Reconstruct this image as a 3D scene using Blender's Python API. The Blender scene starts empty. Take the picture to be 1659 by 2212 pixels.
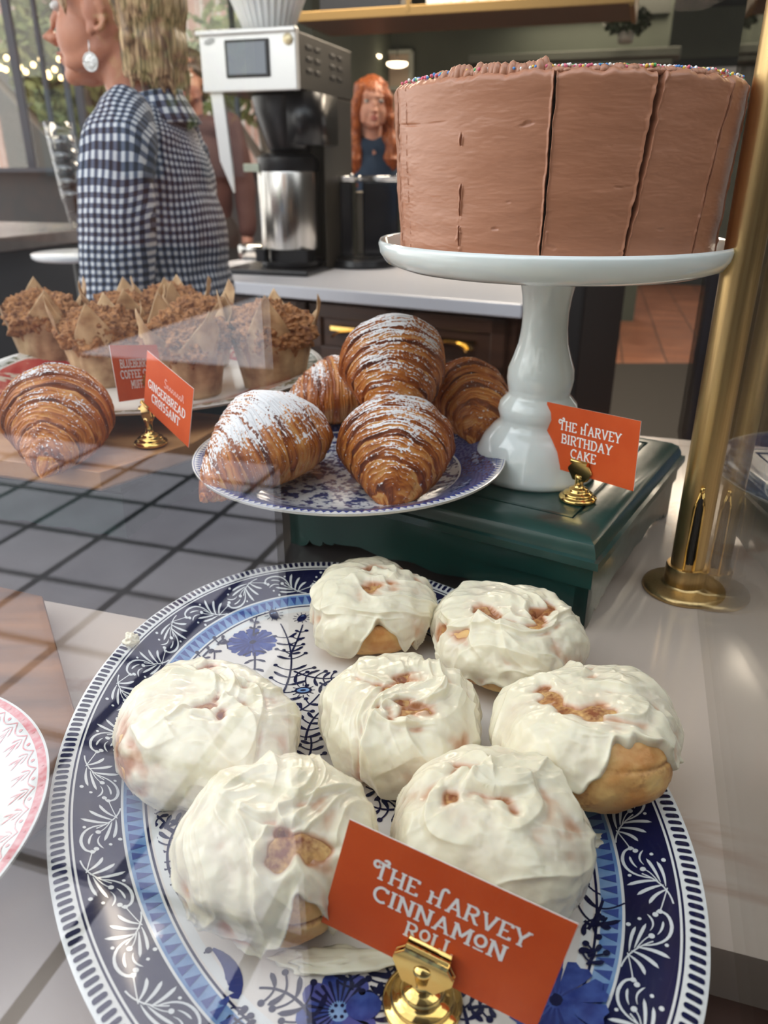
import bpy, math, random
import numpy as np
from mathutils import Vector, Matrix
sc = bpy.context.scene
C = sc.collection
PI = math.pi
TH = math.radians(24.0); F = 1660.0; CAMZ = 0.31      # camera pitch, focal length in pixels, height above the display counter
FLOOR = -0.93                                        # cafe floor below the display counter (z = 0)

# ------------------------------------------------------------------ camera
cd = bpy.data.cameras.new('camera'); cam = bpy.data.objects.new('camera', cd); C.objects.link(cam)
cam.location = (0, 0, CAMZ); cam.rotation_euler = (math.radians(90)-TH, 0, 0)
cd.sensor_fit = 'VERTICAL'; cd.sensor_height = 36.0; cd.lens = F/2212*36.0
cd.clip_start = 0.01; cd.clip_end = 200
cd.dof.use_dof = True; cd.dof.focus_distance = 0.43; cd.dof.aperture_fstop = 11.0
sc.camera = cam
sc.view_settings.view_transform = 'Standard'
try: sc.view_settings.look = 'None'
except Exception: pass
sc.view_settings.gamma = 1.0; sc.view_settings.use_curve_mapping = False
sc.view_settings.exposure = 0.10

# ------------------------------------------------------------------ sky
w = bpy.data.worlds.new('sky'); sc.world = w; w.use_nodes = True
nt = w.node_tree; nt.nodes.clear()
o_ = nt.nodes.new('ShaderNodeOutputWorld'); b_ = nt.nodes.new('ShaderNodeBackground')
tc = nt.nodes.new('ShaderNodeTexCoord'); sp = nt.nodes.new('ShaderNodeSeparateXYZ'); rp = nt.nodes.new('ShaderNodeValToRGB')
nt.links.new(tc.outputs['Generated'], sp.inputs[0]); nt.links.new(sp.outputs['Z'], rp.inputs[0])
rp.color_ramp.elements[0].position = 0.0; rp.color_ramp.elements[0].color = (0.95, 0.93, 0.90, 1)
rp.color_ramp.elements[1].position = 0.6; rp.color_ramp.elements[1].color = (0.74, 0.82, 0.93, 1)
nt.links.new(rp.outputs[0], b_.inputs[0]); b_.inputs[1].default_value = 2.7
nt.links.new(b_.outputs[0], o_.inputs[0])

# ------------------------------------------------------------------ the frame of the case (turned 17.5 degrees from the camera)
PS = math.radians(17.5)
NX, NY = math.sin(PS), math.cos(PS)
def fr(s, n): return (s*NY + n*NX, -s*NX + n*NY)      # s along the front glass, n away from it
def area(name, loc, size, power, color, tgt):
    l = bpy.data.lights.new(name, 'AREA'); l.shape = 'RECTANGLE'; l.size, l.size_y = size; l.energy = power; l.color = color
    o = bpy.data.objects.new(name, l); C.objects.link(o); o.location = loc
    o.rotation_euler = (Vector(tgt)-Vector(loc)).to_track_quat('-Z', 'Y').to_euler()
    return o
area('ceiling_lamp_light', (-0.3, 3.2, 1.55), (1.6, 0.6), 75, (1.0, 0.86, 0.70), (-0.3, 3.2, 0))
area('ceiling_lamp_light', (1.2, 4.6, 1.55), (1.2, 0.6), 80, (1.0, 0.84, 0.66), (1.2, 4.6, 0))
area('ceiling_lamp_light', (1.9, 7.2, 1.55), (1.6, 1.0), 50, (1.0, 0.82, 0.62), (1.9, 7.2, 0))
area('window_light', (-1.9, 0.35, 1.25), (1.4, 1.1), 13, (0.93, 0.97, 1.0), (0.0, 0.5, 0.05))

# ------------------------------------------------------------------ helpers
def at(px, py, z):
    u = (px-829.5)/F; v = (py-1106)/F
    fw = math.cos(TH)-v*math.sin(TH); dn = math.sin(TH)+v*math.cos(TH)
    t = (CAMZ-z)/dn
    return (u*t, fw*t)
def ray(px, py, Y):
    u = (px-829.5)/F; v = (py-1106)/F
    fw = math.cos(TH)-v*math.sin(TH); dn = math.sin(TH)+v*math.cos(TH)
    t = Y/fw
    return (u*t, Y, CAMZ-dn*t)

_perm = np.random.RandomState(7).permutation(512)
_grad = np.random.RandomState(9).normal(size=(512, 3)); _grad /= np.linalg.norm(_grad, axis=1)[:, None]
def perlin(p, seed=0):
    p = np.asarray(p, float) + seed*17.31
    i = np.floor(p).astype(int); f = p-i; u = f*f*f*(f*(f*6-15)+10)
    r = 0
    for dx in (0, 1):
        for dy in (0, 1):
            for dz in (0, 1):
                h = _perm[(_perm[(_perm[(i[..., 0]+dx) & 511] + i[..., 1]+dy) & 511] + i[..., 2]+dz) & 511]
                g = _grad[h]
                d = g[..., 0]*(f[..., 0]-dx)+g[..., 1]*(f[..., 1]-dy)+g[..., 2]*(f[..., 2]-dz)
                wx = u[..., 0] if dx else 1-u[..., 0]; wy = u[..., 1] if dy else 1-u[..., 1]; wz = u[..., 2] if dz else 1-u[..., 2]
                r = r + d*wx*wy*wz
    return r*1.6
def fbm(p, octv=3, seed=0):
    r = 0; a = 1; p = np.asarray(p, float)
    for k in range(octv): r = r + a*perlin(p*(2**k), seed+k); a *= .5
    return r
def smooth(a, b, x):
    t = np.clip((x-a)/(b-a), 0, 1); return t*t*(3-2*t)

def mesh_obj(name, verts, faces, mats, parent=None, mi=None, smooth_=True, attrs=None, loc=None, rot=None):
    me = bpy.data.meshes.new(name)
    V = np.asarray(verts, float)
    me.from_pydata(V.tolist(), [], [list(map(int, f)) for f in faces] if not isinstance(faces, np.ndarray) else faces.tolist())
    if not isinstance(mats, (list, tuple)): mats = [mats]
    for m in mats: me.materials.append(m)
    if mi is not None: me.polygons.foreach_set('material_index', np.asarray(mi, dtype=np.int32))
    me.polygons.foreach_set('use_smooth', [bool(smooth_)]*len(me.polygons))
    for k, a in (attrs or {}).items():
        a = np.asarray(a, dtype=np.float32)
        if a.ndim == 1:
            at_ = me.attributes.new(k, 'FLOAT', 'POINT'); at_.data.foreach_set('value', a)
        else:
            at_ = me.attributes.new(k, 'FLOAT_VECTOR', 'POINT'); at_.data.foreach_set('vector', a.ravel())
    me.update()
    o = bpy.data.objects.new(name, me); C.objects.link(o)
    if parent: o.parent = parent
    if loc: o.location = loc
    if rot: o.rotation_euler = rot
    return o
def grid_faces(nu, nv, wrap=True):           # nu rows, nv columns (columns wrap)
    i = np.arange(nu-1)[:, None]; j = np.arange(nv if wrap else nv-1)[None, :]
    j2 = (j+1) % nv
    a = i*nv+j; b = i*nv+j2; c = (i+1)*nv+j2; d = (i+1)*nv+j
    return np.stack([a, b, c, d], -1).reshape(-1, 4)
class MB:
    """collects shapes into ONE mesh"""
    def __init__(s): s.v = []; s.f = []; s.m = []; s.n = 0
    def add(s, v, f, m=0):
        v = np.asarray(v, float).reshape(-1, 3)
        s.v.append(v); s.f += [[int(k)+s.n for k in q] for q in f]; s.m += [m]*len(f); s.n += len(v); return s
    def box(s, c, d, m=0, rz=0):
        x, y, z = [k/2 for k in d]
        v = np.array([(a*x, b*y, c_*z) for a in (-1, 1) for b in (-1, 1) for c_ in (-1, 1)])
        cr, sr = math.cos(rz), math.sin(rz)
        v = np.c_[v[:, 0]*cr-v[:, 1]*sr, v[:, 0]*sr+v[:, 1]*cr, v[:, 2]]+np.array(c)
        return s.add(v, [(0, 1, 3, 2), (4, 6, 7, 5), (0, 4, 5, 1), (2, 3, 7, 6), (0, 2, 6, 4), (1, 5, 7, 3)], m)
    def lathe(s, prof, n=48, m=0, c=(0, 0, 0), sx=1, sy=1):
        a = np.arange(n)*2*PI/n; pr = np.array(prof, float)
        v = np.stack([pr[:, 0:1]*np.cos(a)*sx+c[0], pr[:, 0:1]*np.sin(a)*sy+c[1], np.repeat(pr[:, 1:2], n, 1)+c[2]], -1).reshape(-1, 3)
        return s.add(v, grid_faces(len(pr), n), m)
    def tube(s, pts, r, n=10, m=0, cap=True):
        pts = [Vector(p) for p in pts]; rr = r if hasattr(r, '__len__') else [r]*len(pts)
        up = Vector((0, 0, 1)); V = []
        for i, p in enumerate(pts):
            d = (pts[min(i+1, len(pts)-1)]-pts[max(i-1, 0)]).normalized()
            x = d.cross(up)
            if x.length < 1e-3: x = d.cross(Vector((0, 1, 0)))
            x.normalize(); y = x.cross(d)
            V += [p+(x*math.cos(k*2*PI/n)+y*math.sin(k*2*PI/n))*rr[i] for k in range(n)]
        f = [list(q) for q in grid_faces(len(pts), n)]
        if cap: f += [list(range(n))[::-1], list(range(n*(len(pts)-1), n*len(pts)))]
        return s.add([tuple(q) for q in V], f, m)
    def ell(s, c, r, m=0, nu=14, nv=20, rz=0, ry=0):
        a = np.linspace(-PI/2+.02, PI/2-.02, nu)[:, None]; b = (np.arange(nv)*2*PI/nv)[None, :]
        v = np.stack([np.cos(a)*np.cos(b)*r[0], np.cos(a)*np.sin(b)*r[1], np.sin(a)*r[2]+0*b], -1).reshape(-1, 3)
        M = np.array((Matrix.Rotation(rz, 3, 'Z') @ Matrix.Rotation(ry, 3, 'Y')))
        f = [list(q) for q in grid_faces(nu, nv)]+[list(range(nv))[::-1], list(range(nv*(nu-1), nv*nu))]
        return s.add(v@M.T+np.array(c), f, m)
    def poly(s, pts, z0, z1, m=0):           # prism from an outline
        n = len(pts)
        v = [(p[0], p[1], z0) for p in pts]+[(p[0], p[1], z1) for p in pts]
        f = [list(range(n))[::-1], list(range(n, 2*n))]+[[i, (i+1) % n, n+(i+1) % n, n+i] for i in range(n)]
        return s.add(v, f, m)
    def build(s, name, mats, parent=None, smooth_=False, **k):
        return mesh_obj(name, np.concatenate(s.v), s.f, mats, parent, s.m, smooth_, **k)
def bevel(o, wd=.001, seg=2):
    m = o.modifiers.new('bevel', 'BEVEL'); m.width = wd; m.segments = seg; m.limit_method = 'ANGLE'; m.angle_limit = .6
    return o
def autosmooth(o, ang=40):
    me = o.data; me.polygons.foreach_set('use_smooth', [True]*len(me.polygons))
    import bmesh
    bm = bmesh.new(); bm.from_mesh(me)
    for e in bm.edges:
        if len(e.link_faces) == 2 and e.calc_face_angle(0) > math.radians(ang): e.smooth = False
    bm.to_mesh(me); bm.free(); return o
def tag(o, label, cat, group=None, kind=None):
    o['label'] = label; o['category'] = cat
    if group: o['group'] = group
    if kind: o['kind'] = kind
    return o
def empty(name, loc=(0, 0, 0), rz=0):
    o = bpy.data.objects.new(name, None); C.objects.link(o); o.location = loc; o.rotation_euler = (0, 0, rz); o.empty_display_size = .02
    return o
def thing(name, label, cat, loc=(0, 0, 0), rz=0, group=None): return tag(empty(name, loc, rz), label, cat, group)
def struct(o): o['kind'] = 'structure'; return o
def copy_tree(o, parent=None):
    c = o.copy(); C.objects.link(c)
    if parent: c.parent = parent
    for ch in list(o.children): copy_tree(ch, c)
    return c

# ------------------------------------------------------------------ materials
def L(nt, a, b): nt.links.new(a, b)
def pm(name, base, rough=.5, metal=0, col2=None, ns=20, ndet=3, lo=.35, hi=.65, bump=0, bs=40, sss=0, coat=0, stretch=None, trans=0, ior=None, spec=None, coord='Object', sssc=(1, .6, .4)):
    m = bpy.data.materials.new(name); m.use_nodes = True; nt = m.node_tree
    p = nt.nodes['Principled BSDF']
    p.inputs['Base Color'].default_value = (*base, 1); p.inputs['Roughness'].default_value = rough; p.inputs['Metallic'].default_value = metal
    if spec is not None: p.inputs['Specular IOR Level'].default_value = spec
    if sss:
        p.inputs['Subsurface Weight'].default_value = sss; p.inputs['Subsurface Radius'].default_value = sssc; p.inputs['Subsurface Scale'].default_value = .004
    if coat: p.inputs['Coat Weight'].default_value = coat; p.inputs['Coat Roughness'].default_value = .08
    if trans: p.inputs['Transmission Weight'].default_value = trans
    if ior: p.inputs['IOR'].default_value = ior
    tc = nt.nodes.new('ShaderNodeTexCoord'); co = tc.outputs[coord]
    if stretch:
        mp = nt.nodes.new('ShaderNodeMapping'); mp.inputs['Scale'].default_value = stretch; L(nt, co, mp.inputs[0]); co = mp.outputs[0]
    if col2:
        n = nt.nodes.new('ShaderNodeTexNoise'); n.inputs['Scale'].default_value = ns; n.inputs['Detail'].default_value = ndet; L(nt, co, n.inputs['Vector'])
        r = nt.nodes.new('ShaderNodeValToRGB'); r.color_ramp.elements[0].position = lo; r.color_ramp.elements[1].position = hi
        r.color_ramp.elements[0].color = (*base, 1); r.color_ramp.elements[1].color = (*col2, 1)
        L(nt, n.outputs['Fac'], r.inputs[0]); L(nt, r.outputs[0], p.inputs['Base Color'])
    if bump:
        n = nt.nodes.new('ShaderNodeTexNoise'); n.inputs['Scale'].default_value = bs; n.inputs['Detail'].default_value = 4; L(nt, co, n.inputs['Vector'])
        b = nt.nodes.new('ShaderNodeBump'); b.inputs['Strength'].default_value = bump; b.inputs['Distance'].default_value = .002
        L(nt, n.outputs['Fac'], b.inputs['Height']); L(nt, b.outputs[0], p.inputs['Normal'])
    return m
def nd(nt, t, **k):
    n = nt.nodes.new(t)
    for a, b in k.items(): setattr(n, a, b)
    return n
def mixc(nt, fac, a, b, mode='MIX'):
    n = nt.nodes.new('ShaderNodeMix'); n.data_type = 'RGBA'; n.blend_type = mode
    for s, val in ((n.inputs['Factor'], fac), (n.inputs['A'] if False else n.inputs[6], a), (n.inputs[7], b)):
        if hasattr(val, 'is_linked') or hasattr(val, 'links'): L(nt, val, s)
        elif isinstance(val, (int, float)): s.default_value = val
        else: s.default_value = (*val, 1)
    return n.outputs[2]
def math_(nt, op, a, b=None, clamp=False):
    n = nt.nodes.new('ShaderNodeMath'); n.operation = op; n.use_clamp = clamp
    for s, val in ((n.inputs[0], a), (n.inputs[1], b)):
        if val is None: continue
        if isinstance(val, (int, float)): s.default_value = val
        else: L(nt, val, s)
    return n.outputs[0]
def attr(nt, name):
    n = nt.nodes.new('ShaderNodeAttribute'); n.attribute_name = name; return n

WHITE_CHINA = pm('white_china', (.74, .74, .72), .14, coat=.2)
CREAM_CHINA = pm('cream_china', (.74, .68, .62), .14, coat=.15)
NAVY = pm('navy_glaze', (.006, .009, .055), .14, col2=(.004, .006, .035), ns=30, spec=.35)
COBALT = pm('cobalt_glaze', (.018, .035, .19), .14, col2=(.045, .085, .30), ns=160)
PALEBLUE = pm('pale_blue_glaze', (.24, .38, .60), .12, coat=.4, col2=(.13, .26, .50), ns=90)
BRASS = pm('polished_brass', (.90, .62, .22), .10, 1, col2=(.80, .50, .14), ns=60)
BRUSHED = pm('brushed_brass', (.66, .47, .22), .34, 1, stretch=(1, 1, .02), col2=(.58, .40, .18), ns=600, bump=.05, bs=500)
RUST = pm('orange_card', (.62, .080, .012), .6, col2=(.68, .10, .018), ns=40, spec=.25)
CARDEDGE = pm('card_edge', (.85, .82, .78), .7)
LETTER = pm('white_ink', (.92, .90, .87), .6)
PINKINK = pm('pink_ink', (.95, .55, .48), .6)
MILK = pm('milk_glass', (.80, .86, .84), .08, sss=.25, coat=.5, sssc=(.8, 1, 1))
BLACKP = pm('black_plastic', (.008, .008, .010), .30)
STEEL = pm('stainless_steel', (.62, .60, .57), .22, 1, stretch=(1, 1, .03), col2=(.40, .38, .35), ns=45)
PLATE_GLASS = None
def thin_glass(name, f0=.045, tint=(.985, .982, .965), rough=0.0):
    m = bpy.data.materials.new(name); m.use_nodes = True; nt = m.node_tree; nt.nodes.clear()
    out = nd(nt, 'ShaderNodeOutputMaterial'); mx = nd(nt, 'ShaderNodeMixShader'); tr = nd(nt, 'ShaderNodeBsdfTransparent'); gl = nd(nt, 'ShaderNodeBsdfGlossy')
    tr.inputs[0].default_value = (*tint, 1); gl.inputs['Roughness'].default_value = rough
    g = nd(nt, 'ShaderNodeNewGeometry'); dt = nd(nt, 'ShaderNodeVectorMath', operation='DOT_PRODUCT')
    L(nt, g.outputs['Normal'], dt.inputs[0]); L(nt, g.outputs['Incoming'], dt.inputs[1])
    c = math_(nt, 'ABSOLUTE', dt.outputs['Value']); k = math_(nt, 'SUBTRACT', 1.0, c); k = math_(nt, 'POWER', k, 5.0)
    k = math_(nt, 'MULTIPLY', k, 1-f0); k = math_(nt, 'ADD', k, f0, True)
    L(nt, k, mx.inputs[0]); L(nt, tr.outputs[0], mx.inputs[1]); L(nt, gl.outputs[0], mx.inputs[2]); L(nt, mx.outputs[0], out.inputs[0])
    return m
PANE = thin_glass('case_glass', .088)
SIDEPANE = thin_glass('case_side_glass', .06)
CLEAR = thin_glass('drinking_glass_clear', .12, (.965, .975, .975), .03)

def tiles_mat(name, a, b, grout, size, rz, gw=.03, rough=.5):
    m = bpy.data.materials.new(name); m.use_nodes = True; nt = m.node_tree; p = nt.nodes['Principled BSDF']
    tc = nd(nt, 'ShaderNodeTexCoord'); mp = nd(nt, 'ShaderNodeMapping'); mp.inputs['Rotation'].default_value = (0, 0, rz)
    L(nt, tc.outputs['Object'], mp.inputs[0])
    br = nd(nt, 'ShaderNodeTexBrick'); br.offset = 0; br.inputs['Scale'].default_value = 1
    br.inputs['Brick Width'].default_value = size[0]; br.inputs['Row Height'].default_value = size[1]; br.inputs['Mortar Size'].default_value = gw
    br.inputs['Mortar Smooth'].default_value = .1
    br.inputs['Color1'].default_value = (*a, 1); br.inputs['Color2'].default_value = (*b, 1); br.inputs['Mortar'].default_value = (*grout, 1)
    L(nt, mp.outputs[0], br.inputs[0])
    n = nd(nt, 'ShaderNodeTexNoise'); n.inputs['Scale'].default_value = 6; n.inputs['Detail'].default_value = 5; L(nt, tc.outputs['Object'], n.inputs['Vector'])
    L(nt, mixc(nt, .5, br.outputs['Color'], n.outputs['Fac'], 'SOFT_LIGHT'), p.inputs['Base Color'])
    p.inputs['Roughness'].default_value = rough
    return m
def wood_mat(name, a, b, sc_=(3, 60, 60), rough=.4, coat=0):
    return pm(name, a, rough, col2=b, ns=1.0, ndet=6, lo=.3, hi=.7, stretch=sc_, bump=.08, bs=3, coat=coat)
def marble_mat():
    m = bpy.data.materials.new('veined_marble'); m.use_nodes = True; nt = m.node_tree; p = nt.nodes['Principled BSDF']
    tc = nd(nt, 'ShaderNodeTexCoord'); n1 = nd(nt, 'ShaderNodeTexNoise'); n1.inputs['Scale'].default_value = 3.2; n1.inputs['Detail'].default_value = 8; n1.inputs['Distortion'].default_value = .9
    L(nt, tc.outputs['Object'], n1.inputs['Vector'])
    d = math_(nt, 'ABSOLUTE', math_(nt, 'SUBTRACT', n1.outputs['Fac'], .5)); v = math_(nt, 'DIVIDE', d, .018, True)
    n2 = nd(nt, 'ShaderNodeTexNoise'); n2.inputs['Scale'].default_value = 5; L(nt, tc.outputs['Object'], n2.inputs['Vector'])
    base = mixc(nt, n2.outputs['Fac'], (.56, .47, .40), (.46, .375, .31))
    msk = math_(nt, 'MULTIPLY', math_(nt, 'SUBTRACT', 1.0, v), math_(nt, 'MULTIPLY', n2.outputs['Fac'], 1.1))
    L(nt, mixc(nt, msk, base, (.30, .17, .11)), p.inputs['Base Color'])
    p.inputs['Roughness'].default_value = .12
    return m
MARBLE = marble_mat()
GREENPAINT = pm('green_paint', (.006, .040, .034), .28, col2=(.012, .060, .050), ns=14, bump=.18, bs=60, coat=.3)
DARKGREEN = pm('dark_green_paint', (.006, .030, .026), .35, col2=(.010, .045, .038), ns=14, bump=.2, bs=60)
WALNUT = wood_mat('dark_walnut', (.085, .036, .020), (.040, .017, .010), (2, 2, 30), .35)
ACACIA = wood_mat('acacia_wood', (.56, .30, .13), (.36, .165, .062), (4, 30, 30), .38)
OLDWOOD = wood_mat('oiled_wood', (.36, .16, .065), (.085, .033, .014), (5, 38, 30), .30)
QUARTZ = pm('white_quartz', (.66, .67, .72), .2)
GREYGREEN = pm('sage_wall_paint', (.066, .080, .064), .8, col2=(.058, .07, .056), ns=3)

# ================================================================== SETTING
def fb(mb, s, n, z, ds, dn, dz, m=0):
    x, y = fr(s, n); return mb.box((x, y, z), (ds, dn, dz), m, -PS)
def snode(px, py, Y):                        # pixel + depth -> (s, n, z)
    x, y, z = ray(px, py, Y); return (x*NY-y*NX, x*NX+y*NY, z)

PAVER = tiles_mat('grey_square_pavers', (.66, .60, .60), (.50, .46, .48), (.012, .012, .014), (.32, .32), 0, .016, .6)
TERRA = tiles_mat('terracotta_floor_tiles', (.33, .135, .075), (.24, .10, .06), (.075, .045, .035), (.30, .15), .25, .006, .35)
ASPHALT = pm('asphalt', (.022, .022, .024), .8, col2=(.035, .035, .035), ns=30)
CONCRETE = pm('pale_concrete', (.80, .80, .80), .8, col2=(.70, .70, .70), ns=3)

f0x, f0y = fr(-1.447, -1.713)
m = MB(); m.box((1.447, 0.5, -.01), (7.2, 3.4, .02))       # the paved ground in front of the case
g = struct(m.build('floor_paving', PAVER, loc=(f0x, f0y, FLOOR), rot=(0, 0, -PS)))
m = MB(); fb(m, 0, 5.8, FLOOR-.01, 12, 10.4, .02); g = struct(m.build('floor', TERRA))
m = MB(); fb(m, 0, -3.80, FLOOR-.03, 30, 1.8, .02); struct(m.build('road_gutter', ASPHALT))
m = MB(); fb(m, 3.6, -6.5, FLOOR-.03, 15, 3.6, .02); struct(m.build('road', CONCRETE))
m = MB(); fb(m, -11.4, -6.5, FLOOR-.03, 15, 3.6, .02); struct(m.build('dark_road', ASPHALT))
m = MB(); fb(m, 0, -11.3, FLOOR-.03, 40, 6, .02); struct(m.build('far_road', ASPHALT))
FACADE = pm('brick_facade', (.16, .055, .035), .8, col2=(.08, .03, .025), ns=3)
m = MB(); fb(m, 0, -13, 1.0, 40, .4, 4.2); struct(m.build('facade_opposite', FACADE))
m = MB()
for q in range(-6, 7): fb(m, q*1.6-.5, -12.75, .9, .8, .12, 1.4)
struct(m.build('window_opposite', pm('dark_window', (.03, .05, .07), .1)))
# unseen dark wall added behind the camera, blocks glass reflections and sky light
m = MB(); fb(m, -.225+1.7, -.40, FLOOR+1.3, 3.4, .06, 2.6); struct(m.build('wall_blocker', pm('dark_blocker_panel', (.018, .014, .012), .5)))

# room shell
m = MB(); fb(m, 3.3, 3.4, .4, .1, 7.8, 2.7); struct(m.build('wall_side_blocker', pm('grey_side_blocker', (.12, .12, .115), .8)))  # added out of view to shut off sky light from the right
WALLC = GREYGREEN; DARKWALL = pm('slate_wall_paint', (.030, .036, .036), .8)
m = MB()
sQ = (ray(1445, 100, 1)[0]*NY-NX)*7.4/(ray(1445, 100, 1)[0]*NX+NY); fb(m, (sQ-2.6)/2, 7.4, .4, sQ+2.6, .15, 2.7)                        # plain back wall right of the windows
struct(m.build('wall_back', WALLC))
m = MB(); fb(m, .2, 5.5, 1.99, 9.4, 9.2, .06); struct(m.build('ceiling', pm('ceiling_paint', (.30, .30, .29), .9)))
nW = 10.0; sW = (ray(1440, 100, 1)[0]*NY-NX)*nW/(ray(1440, 100, 1)[0]*NX+NY)
m = MB(); fb(m, sW+1.6, nW+.06, .6, 4.4, .12, 3.1); struct(m.build('wall_right', DARKWALL))
m = MB(); fb(m, sW+1.2, nW-.03, .55, 1.9, .05, 1.5); struct(m.build('trim_1', pm('white_panel', (.50, .52, .52), .5)))
m = MB(); fb(m, sW+1.6, nW-.02, 1.62, 4.0, .03, .45); struct(m.build('trim_2', GREYGREEN))
# left window wall
def wall_s(px, n, py=330):
    X = ray(px, py, 1); k_ = n/(X[0]*NX+NY); return (X[0]*NY-NX)*k_
WN = 5.6; SE = wall_s(655, WN); FRAME = pm('dark_window_frame', (.035, .045, .060), .4)
m = MB(); sA, _, _ = snode(-200, 360, 5.0); sB, _, _ = snode(640, 360, 5.4)
fb(m, (SE-7)/2, WN, (FLOOR+.30)/2, SE+7, .15, .30-FLOOR); fb(m, (SE-7)/2, WN, 1.68, SE+7, .15, .12)
struct(m.build('wall_left', pm('dark_wall_base', (.030, .034, .034), .6)))
m = MB(); fb(m, SE+.06, 6.5, .4, .12, 1.9, 2.7); struct(m.build('wall_return', WALLC))
m = MB(); fb(m, (SE-7)/2, WN-.10, .31, SE+7, .25, .03); struct(m.build('trim_3', FRAME))
mull = [(66, .11), (122, .05), (166, .06), (190, .10), (415, .05), (520, .05)]
for k, (px, wd) in enumerate(mull):
    s, n, z = snode(px, 330, 5.6)
    X = ray(px, 330, 1)[0]; # solve for the window plane
    sc_ = WN/(X*NX+NY); s = (X*NY-NX)*sc_
    m = MB(); fb(m, s, WN, .97, wd*.62, .03, 1.35); o = m.build('window_%d' % (k+1), FRAME); struct(o)
WINGL = thin_glass('window_glass', .05)
m = MB(); fb(m, (SE-7)/2, WN, .97, SE+7, .01, 1.35); struct(m.build('window_9', WINGL))

# outside the left window: street ground, arched brick building, tree with string lights, low wall
m = MB(); fb(m, -8, 14, FLOOR-.03, 30, 16, .02); struct(m.build('street', CONCRETE))
bt = thing('brick_building', 'pinkish brick building with an arched doorway, seen outside through the left window', 'building')
BRK = tiles_mat('pink_brick', (.42, .24, .18), (.36, .20, .15), (.45, .38, .33), (.3, .1), 0, .012, .8)
m = MB(); fb(m, -10.0, 15.2, 1.1, 9.0, 2.0, 4.2); m.build('wall', BRK, bt)
def arch(px, py, wd, hh, n):
    X = ray(px, py, 1); sc_ = n/(X[0]*NX+NY); s = (X[0]*NY-NX)*sc_; z = CAMZ-(CAMZ-X[2])*sc_
    p = [(s-wd/2, z-hh/2), (s+wd/2, z-hh/2)]+[(s+wd/2*math.cos(a), z+hh/2-wd/2+wd/2*math.sin(a)) for a in np.linspace(0, PI, 12)]
    mm = MB(); V = [(*fr(a, n), b) for a, b in p]+[(*fr(a, n+.2), b) for a, b in p]; k = len(p)
    mm.add(V, [list(range(k)), list(range(k, 2*k))[::-1]]+[[i, (i+1) % k, k+(i+1) % k, k+i] for i in range(k)])
    return mm
arch(52, 265, 1.15, 2.2, 14.1).build('doorway', pm('dark_doorway', (.05, .05, .04), .6), bt)
m = MB(); fb(m, -10.0, 15.2, 3.3, 9.3, 2.3, .2); m.build('cornice', pm('stone_trim', (.55, .48, .40), .7), bt)
LEAFM = pm('tree_leaves', (.10, .15, .04), .7, col2=(.30, .30, .10), ns=3)
BARK = pm('tree_bark', (.20, .17, .13), .8)
rs = np.random.RandomState(5)
def leafball(mb, c, r, n, sz, rs):
    d = rs.normal(size=(n, 3)); d /= np.linalg.norm(d, axis=1)[:, None]; p = np.array(c)+d*np.array(r)*rs.uniform(.35, 1, (n, 1))**.6
    for q in p:
        a = rs.normal(size=3); a /= np.linalg.norm(a); b = np.cross(a, rs.normal(size=3)); b /= np.linalg.norm(b)
        mb.add([q-a*sz, q-b*sz*.5, q+a*sz, q+b*sz*.5], [(0, 1, 2, 3)])
def tree(label, loc, hgt, crown, nleaf, group='street trees'):
    t = thing('street_tree', label, 'tree', loc, 0, group)
    m = MB(); m.tube([(0, 0, 0), (.1, 0, hgt*.35), (-.05, 0, hgt*.6)], [.16, .12, .08]); 
    for k in range(5):
        a = k*1.3; m.tube([(0, 0, hgt*.4), (math.cos(a)*.7, math.sin(a)*.7, hgt*.65), (math.cos(a)*1.3, math.sin(a)*1.2, hgt*.85)], [.07, .05, .02], 6)
    m.build('trunk', BARK, t)
    m = MB()
    for k in range(7): leafball(m, (rs.uniform(-1, 1)*crown*.6, rs.uniform(-1, 1)*crown*.5, hgt*.8+rs.uniform(-.5, .6)*crown*.6), (crown*.5,)*3, nleaf//7, .10, rs)
    m.build('foliage', LEAFM, t); return t
X = ray(165, 200, 11.0); tr1 = tree('leafy street tree hung with warm string lights outside the left window', (X[0], X[1], FLOOR), 3.0, 1.1, 2200)
X = ray(560, 60, 12.6); tree('yellow green street tree outside, seen between the woman and the coffee brewer', (X[0], X[1], FLOOR), 3.2, 1.1, 1600)
EMB = pm('warm_bulb', (1, .8, .5), .5); EMB.node_tree.nodes['Principled BSDF'].inputs['Emission Color'].default_value = (1, .72, .35, 1); EMB.node_tree.nodes['Principled BSDF'].inputs['Emission Strength'].default_value = 6
bulbs = [(2, 146), (12, 150), (30, 148), (44, 146), (56, 155), (88, 128), (103, 158), (106, 165), (128, 128), (14, 125), (72, 140), (132, 168), (40, 160), (118, 150)]
m = MB(); m.tube([ray(px, py-3, 8.6) for px, py in sorted(bulbs)], .006, 5); sl = m.build('string_lights', BLACKP)
for px, py in bulbs: m = MB(); m.ell(ray(px, py, 8.6), (.026,)*3, 0, 6, 8); m.build('bulb', EMB, sl, True); tag(sl, 'string of warm glowing bulbs hanging in the tree outside the window', 'string lights')
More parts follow.
